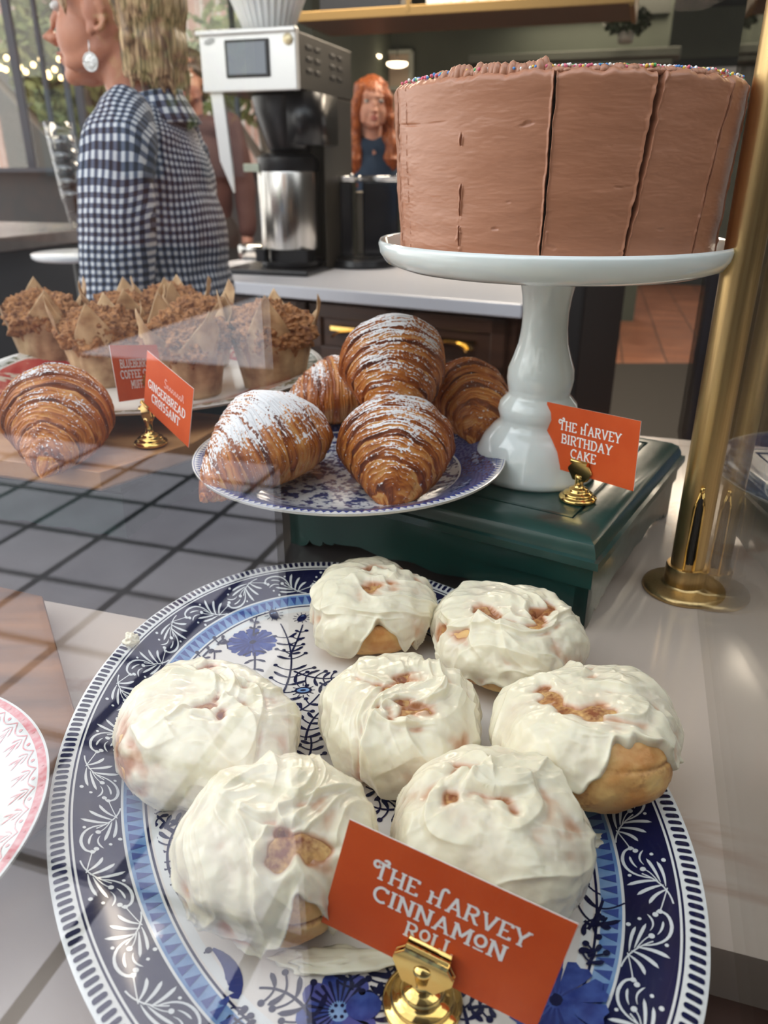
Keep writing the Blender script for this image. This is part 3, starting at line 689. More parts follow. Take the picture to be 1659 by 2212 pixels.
    # follow the plate surface where a piece reaches the curve
    rel = dx[:, :2]-PC; la = rel@ax_a; lb = rel@ax_b; k = np.hypot(la/PA_, lb/PB_); d = (1-k)*np.sqrt(PA_*PB_)
    dx[:, 2] += np.maximum(0, pz(np.clip(d, 0, .1))-FLATZ)
    m.v = [dx-off]
    m.build('flower_pattern', [NAVY, COBALT, pm('deep_blue_glaze', (.015, .03, .17), .12, coat=.4), PALEBLUE, pm('violet_blue_glaze', (.07, .08, .28), .12, coat=.4)], t)
    return t
build_platter()

# ================================================================== CINNAMON ROLLS
def bread_mat():
    m = bpy.data.materials.new('baked_roll'); m.use_nodes = True; nt = m.node_tree; p = nt.nodes['Principled BSDF']
    cin = attr(nt, 'cinnamon').outputs['Fac']; tc = nd(nt, 'ShaderNodeTexCoord')
    n = nd(nt, 'ShaderNodeTexNoise'); n.inputs['Scale'].default_value = 55; n.inputs['Detail'].default_value = 5; L(nt, tc.outputs['Object'], n.inputs['Vector'])
    n2 = nd(nt, 'ShaderNodeTexNoise'); n2.inputs['Scale'].default_value = 420; n2.inputs['Detail'].default_value = 2; L(nt, tc.outputs['Object'], n2.inputs['Vector'])
    r = nd(nt, 'ShaderNodeValToRGB'); r.color_ramp.elements[0].position = .36; r.color_ramp.elements[1].position = .66
    r.color_ramp.elements[0].color = (.80, .52, .20, 1); r.color_ramp.elements[1].color = (.56, .24, .065, 1); L(nt, n.outputs['Fac'], r.inputs[0])
    k = math_(nt, 'ADD', cin, math_(nt, 'MULTIPLY', math_(nt, 'SUBTRACT', n2.outputs['Fac'], .55), 1.3)); k = math_(nt, 'MULTIPLY', k, 1.3, True)
    k = math_(nt, 'MULTIPLY', k, math_(nt, 'GREATER_THAN', cin, .04))
    L(nt, mixc(nt, k, r.outputs[0], (.24, .065, .016)), p.inputs['Base Color']); p.inputs['Roughness'].default_value = .5
    p.inputs['Subsurface Weight'].default_value = .15; p.inputs['Subsurface Radius'].default_value = (1, .5, .2); p.inputs['Subsurface Scale'].default_value = .004
    b = nd(nt, 'ShaderNodeBump'); b.inputs['Strength'].default_value = .3; b.inputs['Distance'].default_value = .001; L(nt, n2.outputs['Fac'], b.inputs['Height']); L(nt, b.outputs[0], p.inputs['Normal'])
    return m
def icing_mat():
    m = bpy.data.materials.new('cream_cheese_icing'); m.use_nodes = True; nt = m.node_tree; p = nt.nodes['Principled BSDF']
    th = attr(nt, 'thick').outputs['Fac']; tc = nd(nt, 'ShaderNodeTexCoord')
    n = nd(nt, 'ShaderNodeTexNoise'); n.inputs['Scale'].default_value = 90; n.inputs['Detail'].default_value = 3; L(nt, tc.outputs['Object'], n.inputs['Vector'])
    k = math_(nt, 'ADD', th, math_(nt, 'MULTIPLY', math_(nt, 'SUBTRACT', n.outputs['Fac'], .5), .25), True)
    r = nd(nt, 'ShaderNodeValToRGB'); e = r.color_ramp.elements
    e[0].position = 0; e[0].color = (.46, .19, .08, 1); e[1].position = .72; e[1].color = (.82, .75, .57, 1)
    e.new(.18).color = (.66, .44, .30, 1); e.new(.38).color = (.75, .66, .51, 1)
    L(nt, k, r.inputs[0]); L(nt, r.outputs[0], p.inputs['Base Color'])
    p.inputs['Roughness'].default_value = .22; p.inputs['Specular IOR Level'].default_value = .5
    p.inputs['Subsurface Weight'].default_value = .35; p.inputs['Subsurface Radius'].default_value = (1, .75, .5); p.inputs['Subsurface Scale'].default_value = .003
    n3 = nd(nt, 'ShaderNodeTexNoise'); n3.inputs['Scale'].default_value = 260; n3.inputs['Detail'].default_value = 3; L(nt, tc.outputs['Object'], n3.inputs['Vector'])
    b = nd(nt, 'ShaderNodeBump'); b.inputs['Strength'].default_value = .15; b.inputs['Distance'].default_value = .0008; L(nt, n3.outputs['Fac'], b.inputs['Height']); L(nt, b.outputs[0], p.inputs['Normal'])
    return m
BREAD = bread_mat(); ICING = icing_mat()

def roll_surface(nu, nv, R, h, seed, sx, rs):
    """rows from the bottom rim up to the crown; returns points, normals, az, row parameter phi"""
    ph = np.linspace(-1.15, PI/2-.004, nu)[:, None]; az = (np.arange(nv)*2*PI/nv)[None, :]
    c = np.cos(ph); s = np.sin(ph)
    rr = np.sign(c)*np.abs(c)**.62; zz = np.where(s > 0, np.abs(s)**.95, -np.abs(s)**.9)
    k = 1+.045*np.cos(2*az+seed)+.03*np.cos(3*az+seed*2.3)+.02*np.cos(5*az+seed*1.7)
    X = R*rr*np.cos(az)*k*sx; Y = R*rr*np.sin(az)*k; Z = h*.46+zz*np.where(s > 0, h*.60, h*.46)+0*az
    return np.stack([X, Y, Z], -1), ph, az
def normals_of(P):
    du = np.gradient(P, axis=0); dv = (np.roll(P, -1, 1)-np.roll(P, 1, 1))/2
    n = np.cross(dv, du); n /= np.linalg.norm(n, axis=-1)[..., None]+1e-12; return n
def cinnamon_roll(label, cpx, wid, h, seed, edge, lobes=(), holes=(), sx=1.0, tilt=(0, 0), zc=.030, turns=2.6, amp=1.0, nfold=9, rot=0, lift=0):
    x, y = at(cpx[0], cpx[1], zc); t_ = math.hypot(y, CAMZ-zc); R = wid*1.06/2/F*(y*math.cos(TH)+(CAMZ-zc)*math.sin(TH))/1.06
    R0 = R-.0035
    t = thing('cinnamon_roll', label, 'cinnamon roll', (x, y, FLATZ+.001+lift), 0, 'iced cinnamon rolls on the oval platter')
    t.rotation_euler = (tilt[0], tilt[1], 0)
    rs = np.random.RandomState(seed)
    # bread
    nu, nv = 130, 260
    P, ph, az = roll_surface(nu, nv, R0, h, seed, sx, rs)
    rho = np.clip(np.hypot(P[..., 0], P[..., 1])/R0, 0, 1.2); up = smooth(.05, .5, ph+0*az)
    f = (rho*turns-az/(2*PI)+seed*.3) % 1.0; g = np.exp(-((f-.5)/.075)**2)*smooth(.05, .25, rho)
    N_ = normals_of(P)
    side = 1-smooth(-.1, .5, ph+0*az)
    seam = np.exp(-((P[..., 2]-(h*.62+.10*h*np.sin(az+seed)+.05*h*np.sin(2*az)))/.0011)**2)*side
    ns = fbm(P*60, 3, seed)*.0009+fbm(P*260, 2, seed)*.00025
    P2 = P+N_*(ns-.0042*g*up-.0022*seam)[..., None]
    hw = P+np.stack([fbm(P*70, 2, seed+31), fbm(P*70, 2, seed+32), 0*rho], -1)*.006
    hol = 0*rho
    for hx, hy, hr, hd in holes: hol = np.maximum(hol, np.exp(-(np.hypot(hw[..., 0]-hx*R0, hw[..., 1]-hy*R0)/(hr*1.5*R0))**2)*up)
    cin = np.clip(g*up*1.2+seam*.9+.35*smooth(.2, .9, fbm(P*45, 2, seed+4))*side+.25*np.exp(-((P[..., 2])/.006)**2)+.8*hol, 0, 1)
    V = P2.reshape(-1, 3); F_ = grid_faces(nu, nv).tolist()+[list(range(nv))[::-1], list(range(nv*(nu-1), nv*nu))]
    mesh_obj('bun', V, F_, BREAD, t, None, True, {'cinnamon': cin.ravel()})
    # icing
    nu, nv = 250, 420
    P, ph, az = roll_surface(nu, nv, R0+.0002, h, seed, sx, rs); N_ = normals_of(P)
    ph2 = ph+0*az; azz = az+0*ph
    e = edge+.16*np.sin(3*azz+seed)+.10*np.sin(7*azz+seed*2.1)+.07*np.sin(13*azz+seed*.7)+.05*np.sin(23*azz+seed)
    for a0, wdt, am in lobes:
        da = (azz-math.radians(a0)+PI) % (2*PI)-PI; e = e+am*np.exp(-(da/wdt)**2)
    e = e+.10*fbm(P*70, 2, seed+3)
    inside = smooth(0, .16, ph2-e)
    bead = np.exp(-((ph2-e-.12)/.10)**2)
    w1 = P*22; warp = np.stack([fbm(w1, 2, seed+11), fbm(w1, 2, seed+12), fbm(w1, 2, seed+13)], -1)*.011
    Q = P+warp; a = .6*seed+rho_swirl(P, R0); ca, sa = np.cos(a), np.sin(a)
    Q2 = np.stack([Q[..., 0]*ca+Q[..., 1]*sa, -Q[..., 0]*sa+Q[..., 1]*ca, Q[..., 2]], -1)
    rid = 1-np.abs(perlin(Q2*np.array((17, 52, 20)), seed+5))*2.0; rid = np.clip(rid, 0, 1)**3
    rid2 = 1-np.abs(perlin(Q2*np.array((32, 150, 40)), seed+6))*2.0; rid2 = np.clip(rid2, 0, 1)**2
    lump = fbm(P*38+3, 3, seed+1)
    T = .0022+.0022*lump+amp*(.0015*rid+.00035*rid2)+.0007*fbm(P*95+5, 2, seed+14)+.00020*fbm(P*240, 2, seed+9)
    for q in range(nfold):                    # spatula folds: a steep lip on one side, a slow fall on the other
        ang = rs.uniform(0, 2*PI); rr = rs.uniform(.15, .75)*R0; cx, cy = math.cos(ang)*rr, math.sin(ang)*rr
        rad = rs.uniform(.25, .7)*R0; a0 = rs.uniform(0, 2*PI); sp_ = rs.uniform(.7, 1.6)
        dx, dy = Q[..., 0]-cx, Q[..., 1]-cy; sd = np.hypot(dx, dy)-rad; da = (np.arctan2(dy, dx)-a0+PI) % (2*PI)-PI
        wnd = np.exp(-(da/sp_)**4)
        pr = np.where(sd > 0, np.exp(-sd/.0011), np.exp(sd/.0065)); T = T+amp*rs.uniform(.0012, .0028)*pr*wnd*smooth(-.2, .5, ph2)
        T = T-.0010*np.exp(-((sd-.0035)/.0025)**2)*wnd
    T = T+.0012*bead
    for hx, hy, hr, hd in holes:              # thin places where the bun shows
        ta = math.atan2(hy, hx); hw = P+np.stack([fbm(P*75, 2, seed+31), fbm(P*75, 2, seed+32), 0*azz], -1)*.0055; ex_, ey_ = hw[..., 0]-hx*R0, hw[..., 1]-hy*R0
        d = np.hypot(ex_*math.cos(ta)+ey_*math.sin(ta), (-ex_*math.sin(ta)+ey_*math.cos(ta))*.55)/(hr*.80*R0); T = T-hd*np.exp(-d**2)*(ph2 > 0)
    thin = np.clip(T/.0042, 0, 1)
    T = T*inside-.0035*(1-inside)
    V = (P+N_*T[..., None]); V[..., 2] = np.maximum(V[..., 2], .0008)
    V = V.reshape(-1, 3)
    F_ = grid_faces(nu, nv); keep = (inside > .001).reshape(nu, nv); kf = keep.ravel()[F_].any(1); F_ = F_[kf].tolist()+[list(range(nv*(nu-1), nv*nu))]
    used = np.zeros(len(V), bool); 
    for q in F_[-1:]: used[q] = True
    used[np.array(F_[:-1]).ravel()] = True
    mp = np.cumsum(used)-1; F2 = [[int(mp[k]) for k in q] for q in F_]
    mesh_obj('icing', V[used], F2, ICING, t, None, True, {'thick': np.clip(thin.ravel()*1.0, 0, 1)[used]})
    return t
def rho_swirl(P, R0):
    return 1.3*np.hypot(P[..., 0], P[..., 1])/R0

cinnamon_roll('iced cinnamon roll at the back left, its pale side bare at the front', (803, 1318), 292, .040, 3, -.70, [(-78, .46, 1.25), (-10, .5, .45), (-112, .1, -.30), (-62, .09, -.55), (-45, .1, -.45)], [(-.05, .30, .10, .006), (.15, .30, .08, .005), (.62, .35, .13, .006), (0, -.25, .12, .004)])
cinnamon_roll('iced cinnamon roll at the back right, dark cinnamon cracks in its icing', (1095, 1372), 336, .041, 8, -.75, [(-100, .35, .55), (-50, .12, .45)], [(-.18, -.28, .10, .007), (.42, -.20, .12, .008), (.55, .05, .10, .007), (.6, .62, .10, .006), (-.35, -.15, .10, .004), (-.9, -.1, .10, .004)], sx=1.0, zc=.034)
cinnamon_roll('iced cinnamon roll at the left, an orange bare patch low at its front', (445, 1585), 404, .040, 14, -.95, [(-66, .26, 1.15), (-130, .3, .25)], [(.05, -.22, .10, .006), (.25, -.35, .10, .0055), (-.1, .5, .09, .005), (.45, .25, .09, .004), (.12, -.05, .08, .004)])
cinnamon_roll('iced cinnamon roll in the middle of the cluster, fully coated', (868, 1566), 366, .040, 21, -.98, [(-75, .25, .15)], [(.05, -.25, .07, .008), (0, .25, .10, .005), (-.15, -.5, .13, .0042), (.1, -.45, .09, .004)])
cinnamon_roll('iced cinnamon roll at the right, tilted to show a golden side and brown seam', (1285, 1610), 424, .046, 29, -.55, [(-84, .62, 1.15), (-60, .30, .25), (20, .5, -.5)], [(-.42, .15, .09, .007), (-.40, -.08, .08, .006), (-.30, -.32, .10, .006), (0, -.50, .12, .006), (.35, .8, .10, .006)], tilt=(math.radians(-11), math.radians(-7)), zc=.040, turns=2.2, lift=.007)
cinnamon_roll('largest iced cinnamon roll at the front left, caramel bun showing low at its front', (602, 1850), 424, .052, 37, -.98, [(-68, .26, 1.30), (-90, .14, .40)], [(.15, -.45, .10, .007), (.20, -.62, .12, .010), (.42, -.55, .09, .008), (.05, -.7, .10, .007)], zc=.034, amp=1.15)
cinnamon_roll('iced cinnamon roll at the front right, partly behind the name card', (1062, 1810), 426, .046, 45, -.95, [(-150, .4, .45)], [(0, -.15, .09, .0042), (.15, -.25, .10, .004), (-.45, -.1, .08, .004), (-.35, .3, .12, .0035)], zc=.034, amp=1.1)

# dab of icing on the platter rim, smear beside the front roll
def dab(label, x, y, z, r, seed, flat=.6):
    n1, n2 = 26, 36; a = np.linspace(-PI/2+.05, PI/2-.02, n1)[:, None]; b = (np.arange(n2)*2*PI/n2)[None, :]
    P = np.stack([np.cos(a)*np.cos(b), np.cos(a)*np.sin(b), np.sin(a)+0*b], -1); k = 1+.45*fbm(P*1.6, 3, seed)
    V = P*k[..., None]*np.array((r[0], r[1], r[2])); o = mesh_obj('icing_dab', V.reshape(-1, 3), grid_faces(n1, n2).tolist()+[list(range(n2))[::-1], list(range(n2*(n1-1), n2*n1))], ICING, None, None, True, {'thick': np.ones(n1*n2)})
    o.location = (x, y, z); tag(o, label, 'icing'); return o
x, y = at(284, 1386, .030); dab('small dab of icing stuck on the left rim of the oval platter', x, y, .0315, (.0050, .0045, .0042), 3)
x, y = at(1285, 1812, .0145); dab('flat smear of icing under the right roll, near the platter band', x, y, FLATZ+.0018, (.010, .0045, .0016), 5)
x, y = at(725, 2075, .0135); dab('smear of icing along the foot of the front left roll', x, y, FLATZ+.0022, (.022, .0060, .0022), 6)

# ================================================================== CROISSANTS
def croissant_mat():
    m = bpy.data.materials.new('croissant_crust'); m.use_nodes = True; nt = m.node_tree; p = nt.nodes['Principled BSDF']
    su = attr(nt, 'sugar').outputs['Fac']; la = attr(nt, 'layer').outputs['Fac']; tc = nd(nt, 'ShaderNodeTexCoord')
    r = nd(nt, 'ShaderNodeValToRGB'); e = r.color_ramp.elements
    e[0].position = 0; e[0].color = (.66, .33, .10, 1); e[1].position = 1; e[1].color = (.085, .016, .005, 1)
    e.new(.30).color = (.52, .17, .030, 1); e.new(.60).color = (.27, .062, .010, 1)
    L(nt, la, r.inputs[0])
    n = nd(nt, 'ShaderNodeTexNoise'); n.inputs['Scale'].default_value = 480; n.inputs['Detail'].default_value = 4; L(nt, tc.outputs['Object'], n.inputs['Vector'])
    k = math_(nt, 'ADD', su, math_(nt, 'MULTIPLY', math_(nt, 'SUBTRACT', n.outputs['Fac'], .5), 2.6)); k = math_(nt, 'MULTIPLY', math_(nt, 'SUBTRACT', k, .38), 3.5, True)
    L(nt, mixc(nt, k, r.outputs[0], (.82, .80, .80)), p.inputs['Base Color'])
    L(nt, math_(nt, 'ADD', .30, math_(nt, 'MULTIPLY', k, .55)), p.inputs['Roughness'])
    b = nd(nt, 'ShaderNodeBump'); b.inputs['Strength'].default_value = .45; b.inputs['Distance'].default_value = .0008; L(nt, n.outputs['Fac'], b.inputs['Height']); L(nt, b.outputs[0], p.inputs['Normal'])
    return m
CRUST = croissant_mat()
def croissant(label, loc, heading, R=.036, half=.062, curve=.5, seed=1, sugar=.5, pitch=0, roll=0, group='powdered croissants', nu=280, nv=170, droop=.6, asym=0.0):
    nu = int(nu*1.45)
    """spine runs along local x; near tip at +x; heading turns it"""
    u = np.linspace(-1, 1, nu)[:, None]; v = (np.arange(nv)*2*PI/nv)[None, :]
    env = (1-np.abs(u)**2.6)**.55*(1-.24*np.abs(u)); env = np.clip(env, .0, 1); env = np.maximum(env, .14*(1-np.abs(u)**14))
    # five rolled tiers either side: each ends in a step down towards the tip
    tier = np.abs(u)*5.2+.25*np.sin(v+seed)*np.abs(u)+.12*fbm(np.stack([np.cos(v)+0*u, np.sin(v)+0*u, u*2+0*v], -1), 2, seed)
    fr_ = tier % 1.0; step = (1-fr_)*.0+smooth(.80, 1.0, fr_)*.9+fr_*.35
    Rr = R*env*(1.03-.050*smooth(.84, 1.0, fr_)+.025*fr_-.006*np.floor(tier))
    th = curve*u; Rc = half/max(curve, .05)
    sx = Rc*np.sin(th); sy = -Rc*(1-np.cos(th)); 
    pts3 = np.stack([np.cos(v)+0*u, np.sin(v)+0*u, u*1.0+0*v], -1)
    lam_n = perlin(np.stack([u*26+1.3*fbm(pts3*1.5, 2, seed+2), v*0+np.cos(v)*.8+0*u, np.sin(v)*.8+0*u], -1), seed+1)
    lam2 = perlin(np.stack([u*80+2.4*fbm(pts3*1.6, 2, seed+5), np.cos(v)*1.3+0*u, np.sin(v)*1.3+0*u], -1), seed+3)
    Rr = Rr*(1+.030*fbm(pts3*1.5, 3, seed+7))+(.0013*lam_n+.0011*lam2)*smooth(0, .25, env)
    ny = np.cos(v)*Rr*1.04; nz = np.sin(v)*Rr*.95
    nz = np.where(nz < 0, nz*.80, nz)
    X = sx+ny*np.sin(-th)*-1*0+(-np.sin(th))*0+ny*np.sin(th)
    Y = sy+ny*np.cos(th)
    zc = R*env*.78*(1-droop*0)+.0015
    Z = zc+nz
    P = np.stack([X, Y, Z+0*X], -1)
    N_ = normals_of(P); 
    if N_[nu//2, nv//4, 2] < 0: N_ = -N_
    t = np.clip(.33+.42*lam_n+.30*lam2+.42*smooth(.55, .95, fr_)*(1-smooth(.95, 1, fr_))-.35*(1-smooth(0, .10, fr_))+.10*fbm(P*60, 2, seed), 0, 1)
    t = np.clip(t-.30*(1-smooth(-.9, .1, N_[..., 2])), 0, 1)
    patch = fbm(P*26, 3, seed+8)
    s_ = sugar*smooth(.10, .85, N_[..., 2])*(1.0+.8*patch)-.45*np.clip(-lam_n-.1, 0, 1)-.30*np.clip(-lam2-.15, 0, 1)-.5*(1-smooth(.0, .10, fr_))*0-.65*smooth(.15, .5, np.abs((np.abs(u)*2.6+seed*.37+.08*patch) % 1.0-.5)*2-.15)*(1.12-sugar)
    s_ = np.clip(s_, 0, 1)
    V = P.reshape(-1, 3); F_ = grid_faces(nu, nv).tolist()+[list(range(nv))[::-1], list(range(nv*(nu-1), nv*nu))]
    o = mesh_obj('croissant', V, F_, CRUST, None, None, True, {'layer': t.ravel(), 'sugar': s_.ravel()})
    o.rotation_mode = 'ZYX' if False else 'XYZ'
    o.matrix_world = Matrix.Translation(loc) @ Matrix.Rotation(heading, 4, 'Z') @ Matrix.Rotation(pitch, 4, 'Y') @ Matrix.Rotation(roll, 4, 'X')
    tag(o, label, 'croissant', group); return o

# blue transfer plate on the green riser
def round_plate(name, label, c, R, z0, rings, mats_, depth=.016, group=None, th=.0035, foot=.58):
    """rings: (distance from rim in m, material index up to the next)"""
    t = thing(name, label, 'plate', (c[0], c[1], z0), 0, group)
    ds = sorted(set([0, .001]+[r[0] for r in rings]+list(np.linspace(.006, R-.004, 22)))); N = 160
    def z(d): return th+depth*(1-smooth(0, R*.45, np.array(d)))
    m = MB(); a = np.arange(N)*2*PI/N; V = []; mi = []
    for d in ds: V.append(np.c_[np.cos(a)*(R-d), np.sin(a)*(R-d), np.full(N, float(z(d)))])
    F_ = grid_faces(len(ds), N)
    for d in ds[:-1]: mi += [[r[1] for r in rings if r[0] <= d+1e-9][-1]]*N
    c0 = len(ds)*N; F = F_.tolist(); F.append(list(range(N*(len(ds)-1), N*len(ds)))); mi.append(rings[-1][1])
    un = [(0, z(0)-.0002), (.0004, z(0)-.0022), (R*.25, z(R*.25)-th), (R*foot*.7, .0022), (R*(1-foot)+.0, .0018), (R*(1-foot)+.001, 0), (R*(1-foot)+.005, 0), (R*(1-foot)+.006, .0018), (R-.004, .0018)]
    un = [(0, z(0)-.0002), (.0004, z(0)-.0020)]+[(d, float(z(d))-th*.85) for d in np.linspace(.01, R*.45, 6)]+[(R*.46, 0.0), (R*.50, 0.0), (R*.51, .0018), (R-.004, .0018)]
    for d, zz in un: V.append(np.c_[np.cos(a)*(R-d), np.sin(a)*(R-d), np.full(N, float(zz))])
    F2 = grid_faces(len(un), N)+c0; F += F2.tolist(); mi += [0]*len(F2)
    F.append(list(range(c0+N*(len(un)-1), c0+N*len(un)))); mi.append(0)
    mesh_obj('plate_body', np.concatenate(V), F, mats_, t, mi, True); return t, z
def transfer_mat(name, ground, ink, ns, lo=.48, hi=.52, det=6, grid=None):
    m = pm(name, ground, .12, col2=ink, ns=ns, ndet=det, lo=lo, hi=hi, coat=.4); return m
FLORAL = transfer_mat('blue_transfer_floral', (.60, .60, .60), (.035, .05, .15), 170, .46, .54)
MESHB = transfer_mat('blue_transfer_mesh', (.10, .13, .28), (.03, .045, .15), 420, .45, .55, 1)
CPX = (-.028, .597); CPR = .1265
pl, zf = round_plate('blue_plate', 'blue and white transferware plate holding the pile of croissants', CPX, CPR, RZ, [(0, 0), (.0012, 3), (.0018, 0), (.0062, 3), (.0070, 1), (.034, 3), (.035, 0), (.0365, 2)], [WHITE_CHINA, MESHB, FLORAL, COBALT], depth=.019)
m = MB(); n = 150
for k in range(n):
    a = k*2*PI/n; b = 2*PI/n*.42
    q = [(math.cos(a-b)*(CPR-.0060), math.sin(a-b)*(CPR-.0060)), (math.cos(a+b)*(CPR-.0060), math.sin(a+b)*(CPR-.0060)), (math.cos(a)*(CPR-.0020), math.sin(a)*(CPR-.0020))]
    m.add([(*p_, float(zf(CPR-math.hypot(*p_)))+.0002) for p_ in q], [(0, 1, 2)])
m.build('saw_tooth_border', COBALT, pl)
FLB = [pm('soft_blue_glaze', (.26, .30, .42), .15, coat=.4), pm('dark_blue_glaze', (.02, .03, .11), .15, coat=.4)]
for k in range(10):
    a = k*2*PI/10; m = MB()
    for r_, dd in ((.0075, 0), (.004, .011), (.004, -.011)):
        cx = math.cos(a+dd/CPR*1.1)*(CPR-.021); cy = math.sin(a+dd/CPR*1.1)*(CPR-.021)
        for q in range(6):
            b = q*PI/3+k; pg = disc((cx+math.cos(b)*r_*.55, cy+math.sin(b)*r_*.55), r_*.42, 10)[0]; m.add([(*p_, float(zf(CPR-math.hypot(*p_)))+.0003+q*.00001) for p_ in pg], [tuple(range(10))], 1 if q % 2 else 0)
    m.build('rim_flower', FLB, pl)
ZP = RZ+.0045
def cpos(px, py, z): return at(px, py, z)
def put(label, px, py, base_z, R, **k):
    x, y = at(px, py, base_z+R*.8); return croissant(label, (x, y, base_z), **{**k, 'R': R})
H_ = math.radians
put('sugared croissant at the front of the blue plate, its tip pointing at the viewer', 853, 956, ZP, .0415, heading=H_(-86), half=.047, curve=.35, seed=4, sugar=.84, pitch=H_(8), group='croissants piled on the blue plate')
put('most heavily sugared croissant, at the left of the blue plate', 586, 950, ZP+.004, .0405, heading=H_(-128), half=.064, curve=.6, seed=9, sugar=.95, pitch=H_(6), group='croissants piled on the blue plate')
put('croissant lying at the back left of the blue plate, half hidden', 728, 850, ZP+.006, .036, heading=H_(-160), half=.055, curve=.5, seed=15, sugar=.62, group='croissants piled on the blue plate')
put('darker barely sugared croissant at the back right of the blue plate', 978, 860, ZP+.008, .039, heading=H_(-62), half=.056, curve=.5, seed=22, sugar=.34, pitch=H_(4), roll=H_(-25), group='croissants piled on the blue plate')
put('topmost sugared croissant of the pile on the blue plate', 842, 770, ZP+.050, .0425, heading=H_(-80), half=.052, curve=.4, seed=27, sugar=.88, pitch=H_(20), group='croissants piled on the blue plate')

# wooden tray with a croissant
def tray(label, poly, z0, z1, mt, lip=.0):
    t = thing('wooden_tray', label, 'tray', (poly[0][0], poly[0][1], z0)); off = poly[0]
    p = [(a-off[0], b-off[1]) for a, b in poly]; c = np.mean(p, 0)
    m = MB(); n = len(p); ins = [tuple(np.array(q)+(c-np.array(q))*.045) for q in p]; und = [tuple(np.array(q)+(c-np.array(q))*.05) for q in p]
    h = z1-z0; rows = [(*q, 0) for q in und]+[(*q, .004) for q in p]+[(*q, h) for q in p]+[(*q, h) for q in ins]+[(*tuple(np.array(q)+(c-np.array(q))*.02), h-lip) for q in ins]
    m.add(rows, [list(q) for q in grid_faces(5, n)]+[list(range(4*n, 5*n)), list(range(n))[::-1]]); bevel(autosmooth(m.build('board', mt, t), 30), .0015, 3); return t
TZ = .083
e1 = np.array((NY, -NX)); n1 = np.array((NX, NY))
A = np.array(at(215, 1020, TZ)); B = np.array(at(418, 955, TZ))
tray('light wooden tray with cut corners carrying the single croissant at left', [tuple(A-e1*.24), tuple(A), tuple(B), tuple(B+n1*.085), tuple(B+n1*.085-e1*.30)], .0638, TZ, ACACIA, .0015)
x, y = at(125, 905, TZ+.030)
croissant('lightly sugared croissant alone on the wooden tray', (x, y, TZ), heading=H_(-66), R=.0435, half=.058, curve=.75, seed=33, sugar=.60, pitch=H_(5), group='powdered croissants')
def nub(label, parent_xy, z, rr, seed, hd, L_=.03):
    o = croissant(label, (*parent_xy, z), heading=hd, R=rr, half=L_, curve=.9, seed=seed, sugar=.45, nu=100, nv=80); return o

# ================================================================== MUFFINS
WHITE_RED = transfer_mat('red_rose_transfer', (.45, .03, .03), (.62, .52, .40), 40, .50, .56)
RIMG = transfer_mat('green_leaf_rim', (.62, .60, .54), (.10, .11, .05), 120, .48, .54)
MZ = .085
mfp, _ = round_plate('muffin_platter', 'large cream platter with leaf rim and red flowers under the muffins', (-.262, .868), .192, MZ, [(0, 0), (.003, 3), (.004, 0), (.006, 2), (.019, 0), (.021, 1), (.07, 0)], [CREAM_CHINA, WHITE_RED, RIMG, pm('black_line', (.03, .03, .04), .2)], depth=.018)
PAPER = pm('parchment_paper', (.56, .37, .20), .6, col2=(.20, .085, .035), ns=42, lo=.40, hi=.72, sss=.1)
CRUMB = pm('crumble', (.50, .23, .085), .75, col2=(.15, .05, .02), ns=170, ndet=5, lo=.38, hi=.68, bump=.8, bs=700)
MBODY = pm('muffin_body', (.34, .14, .05), .6, col2=(.05, .016, .022), ns=40, lo=.52, hi=.66, bump=.4, bs=200)
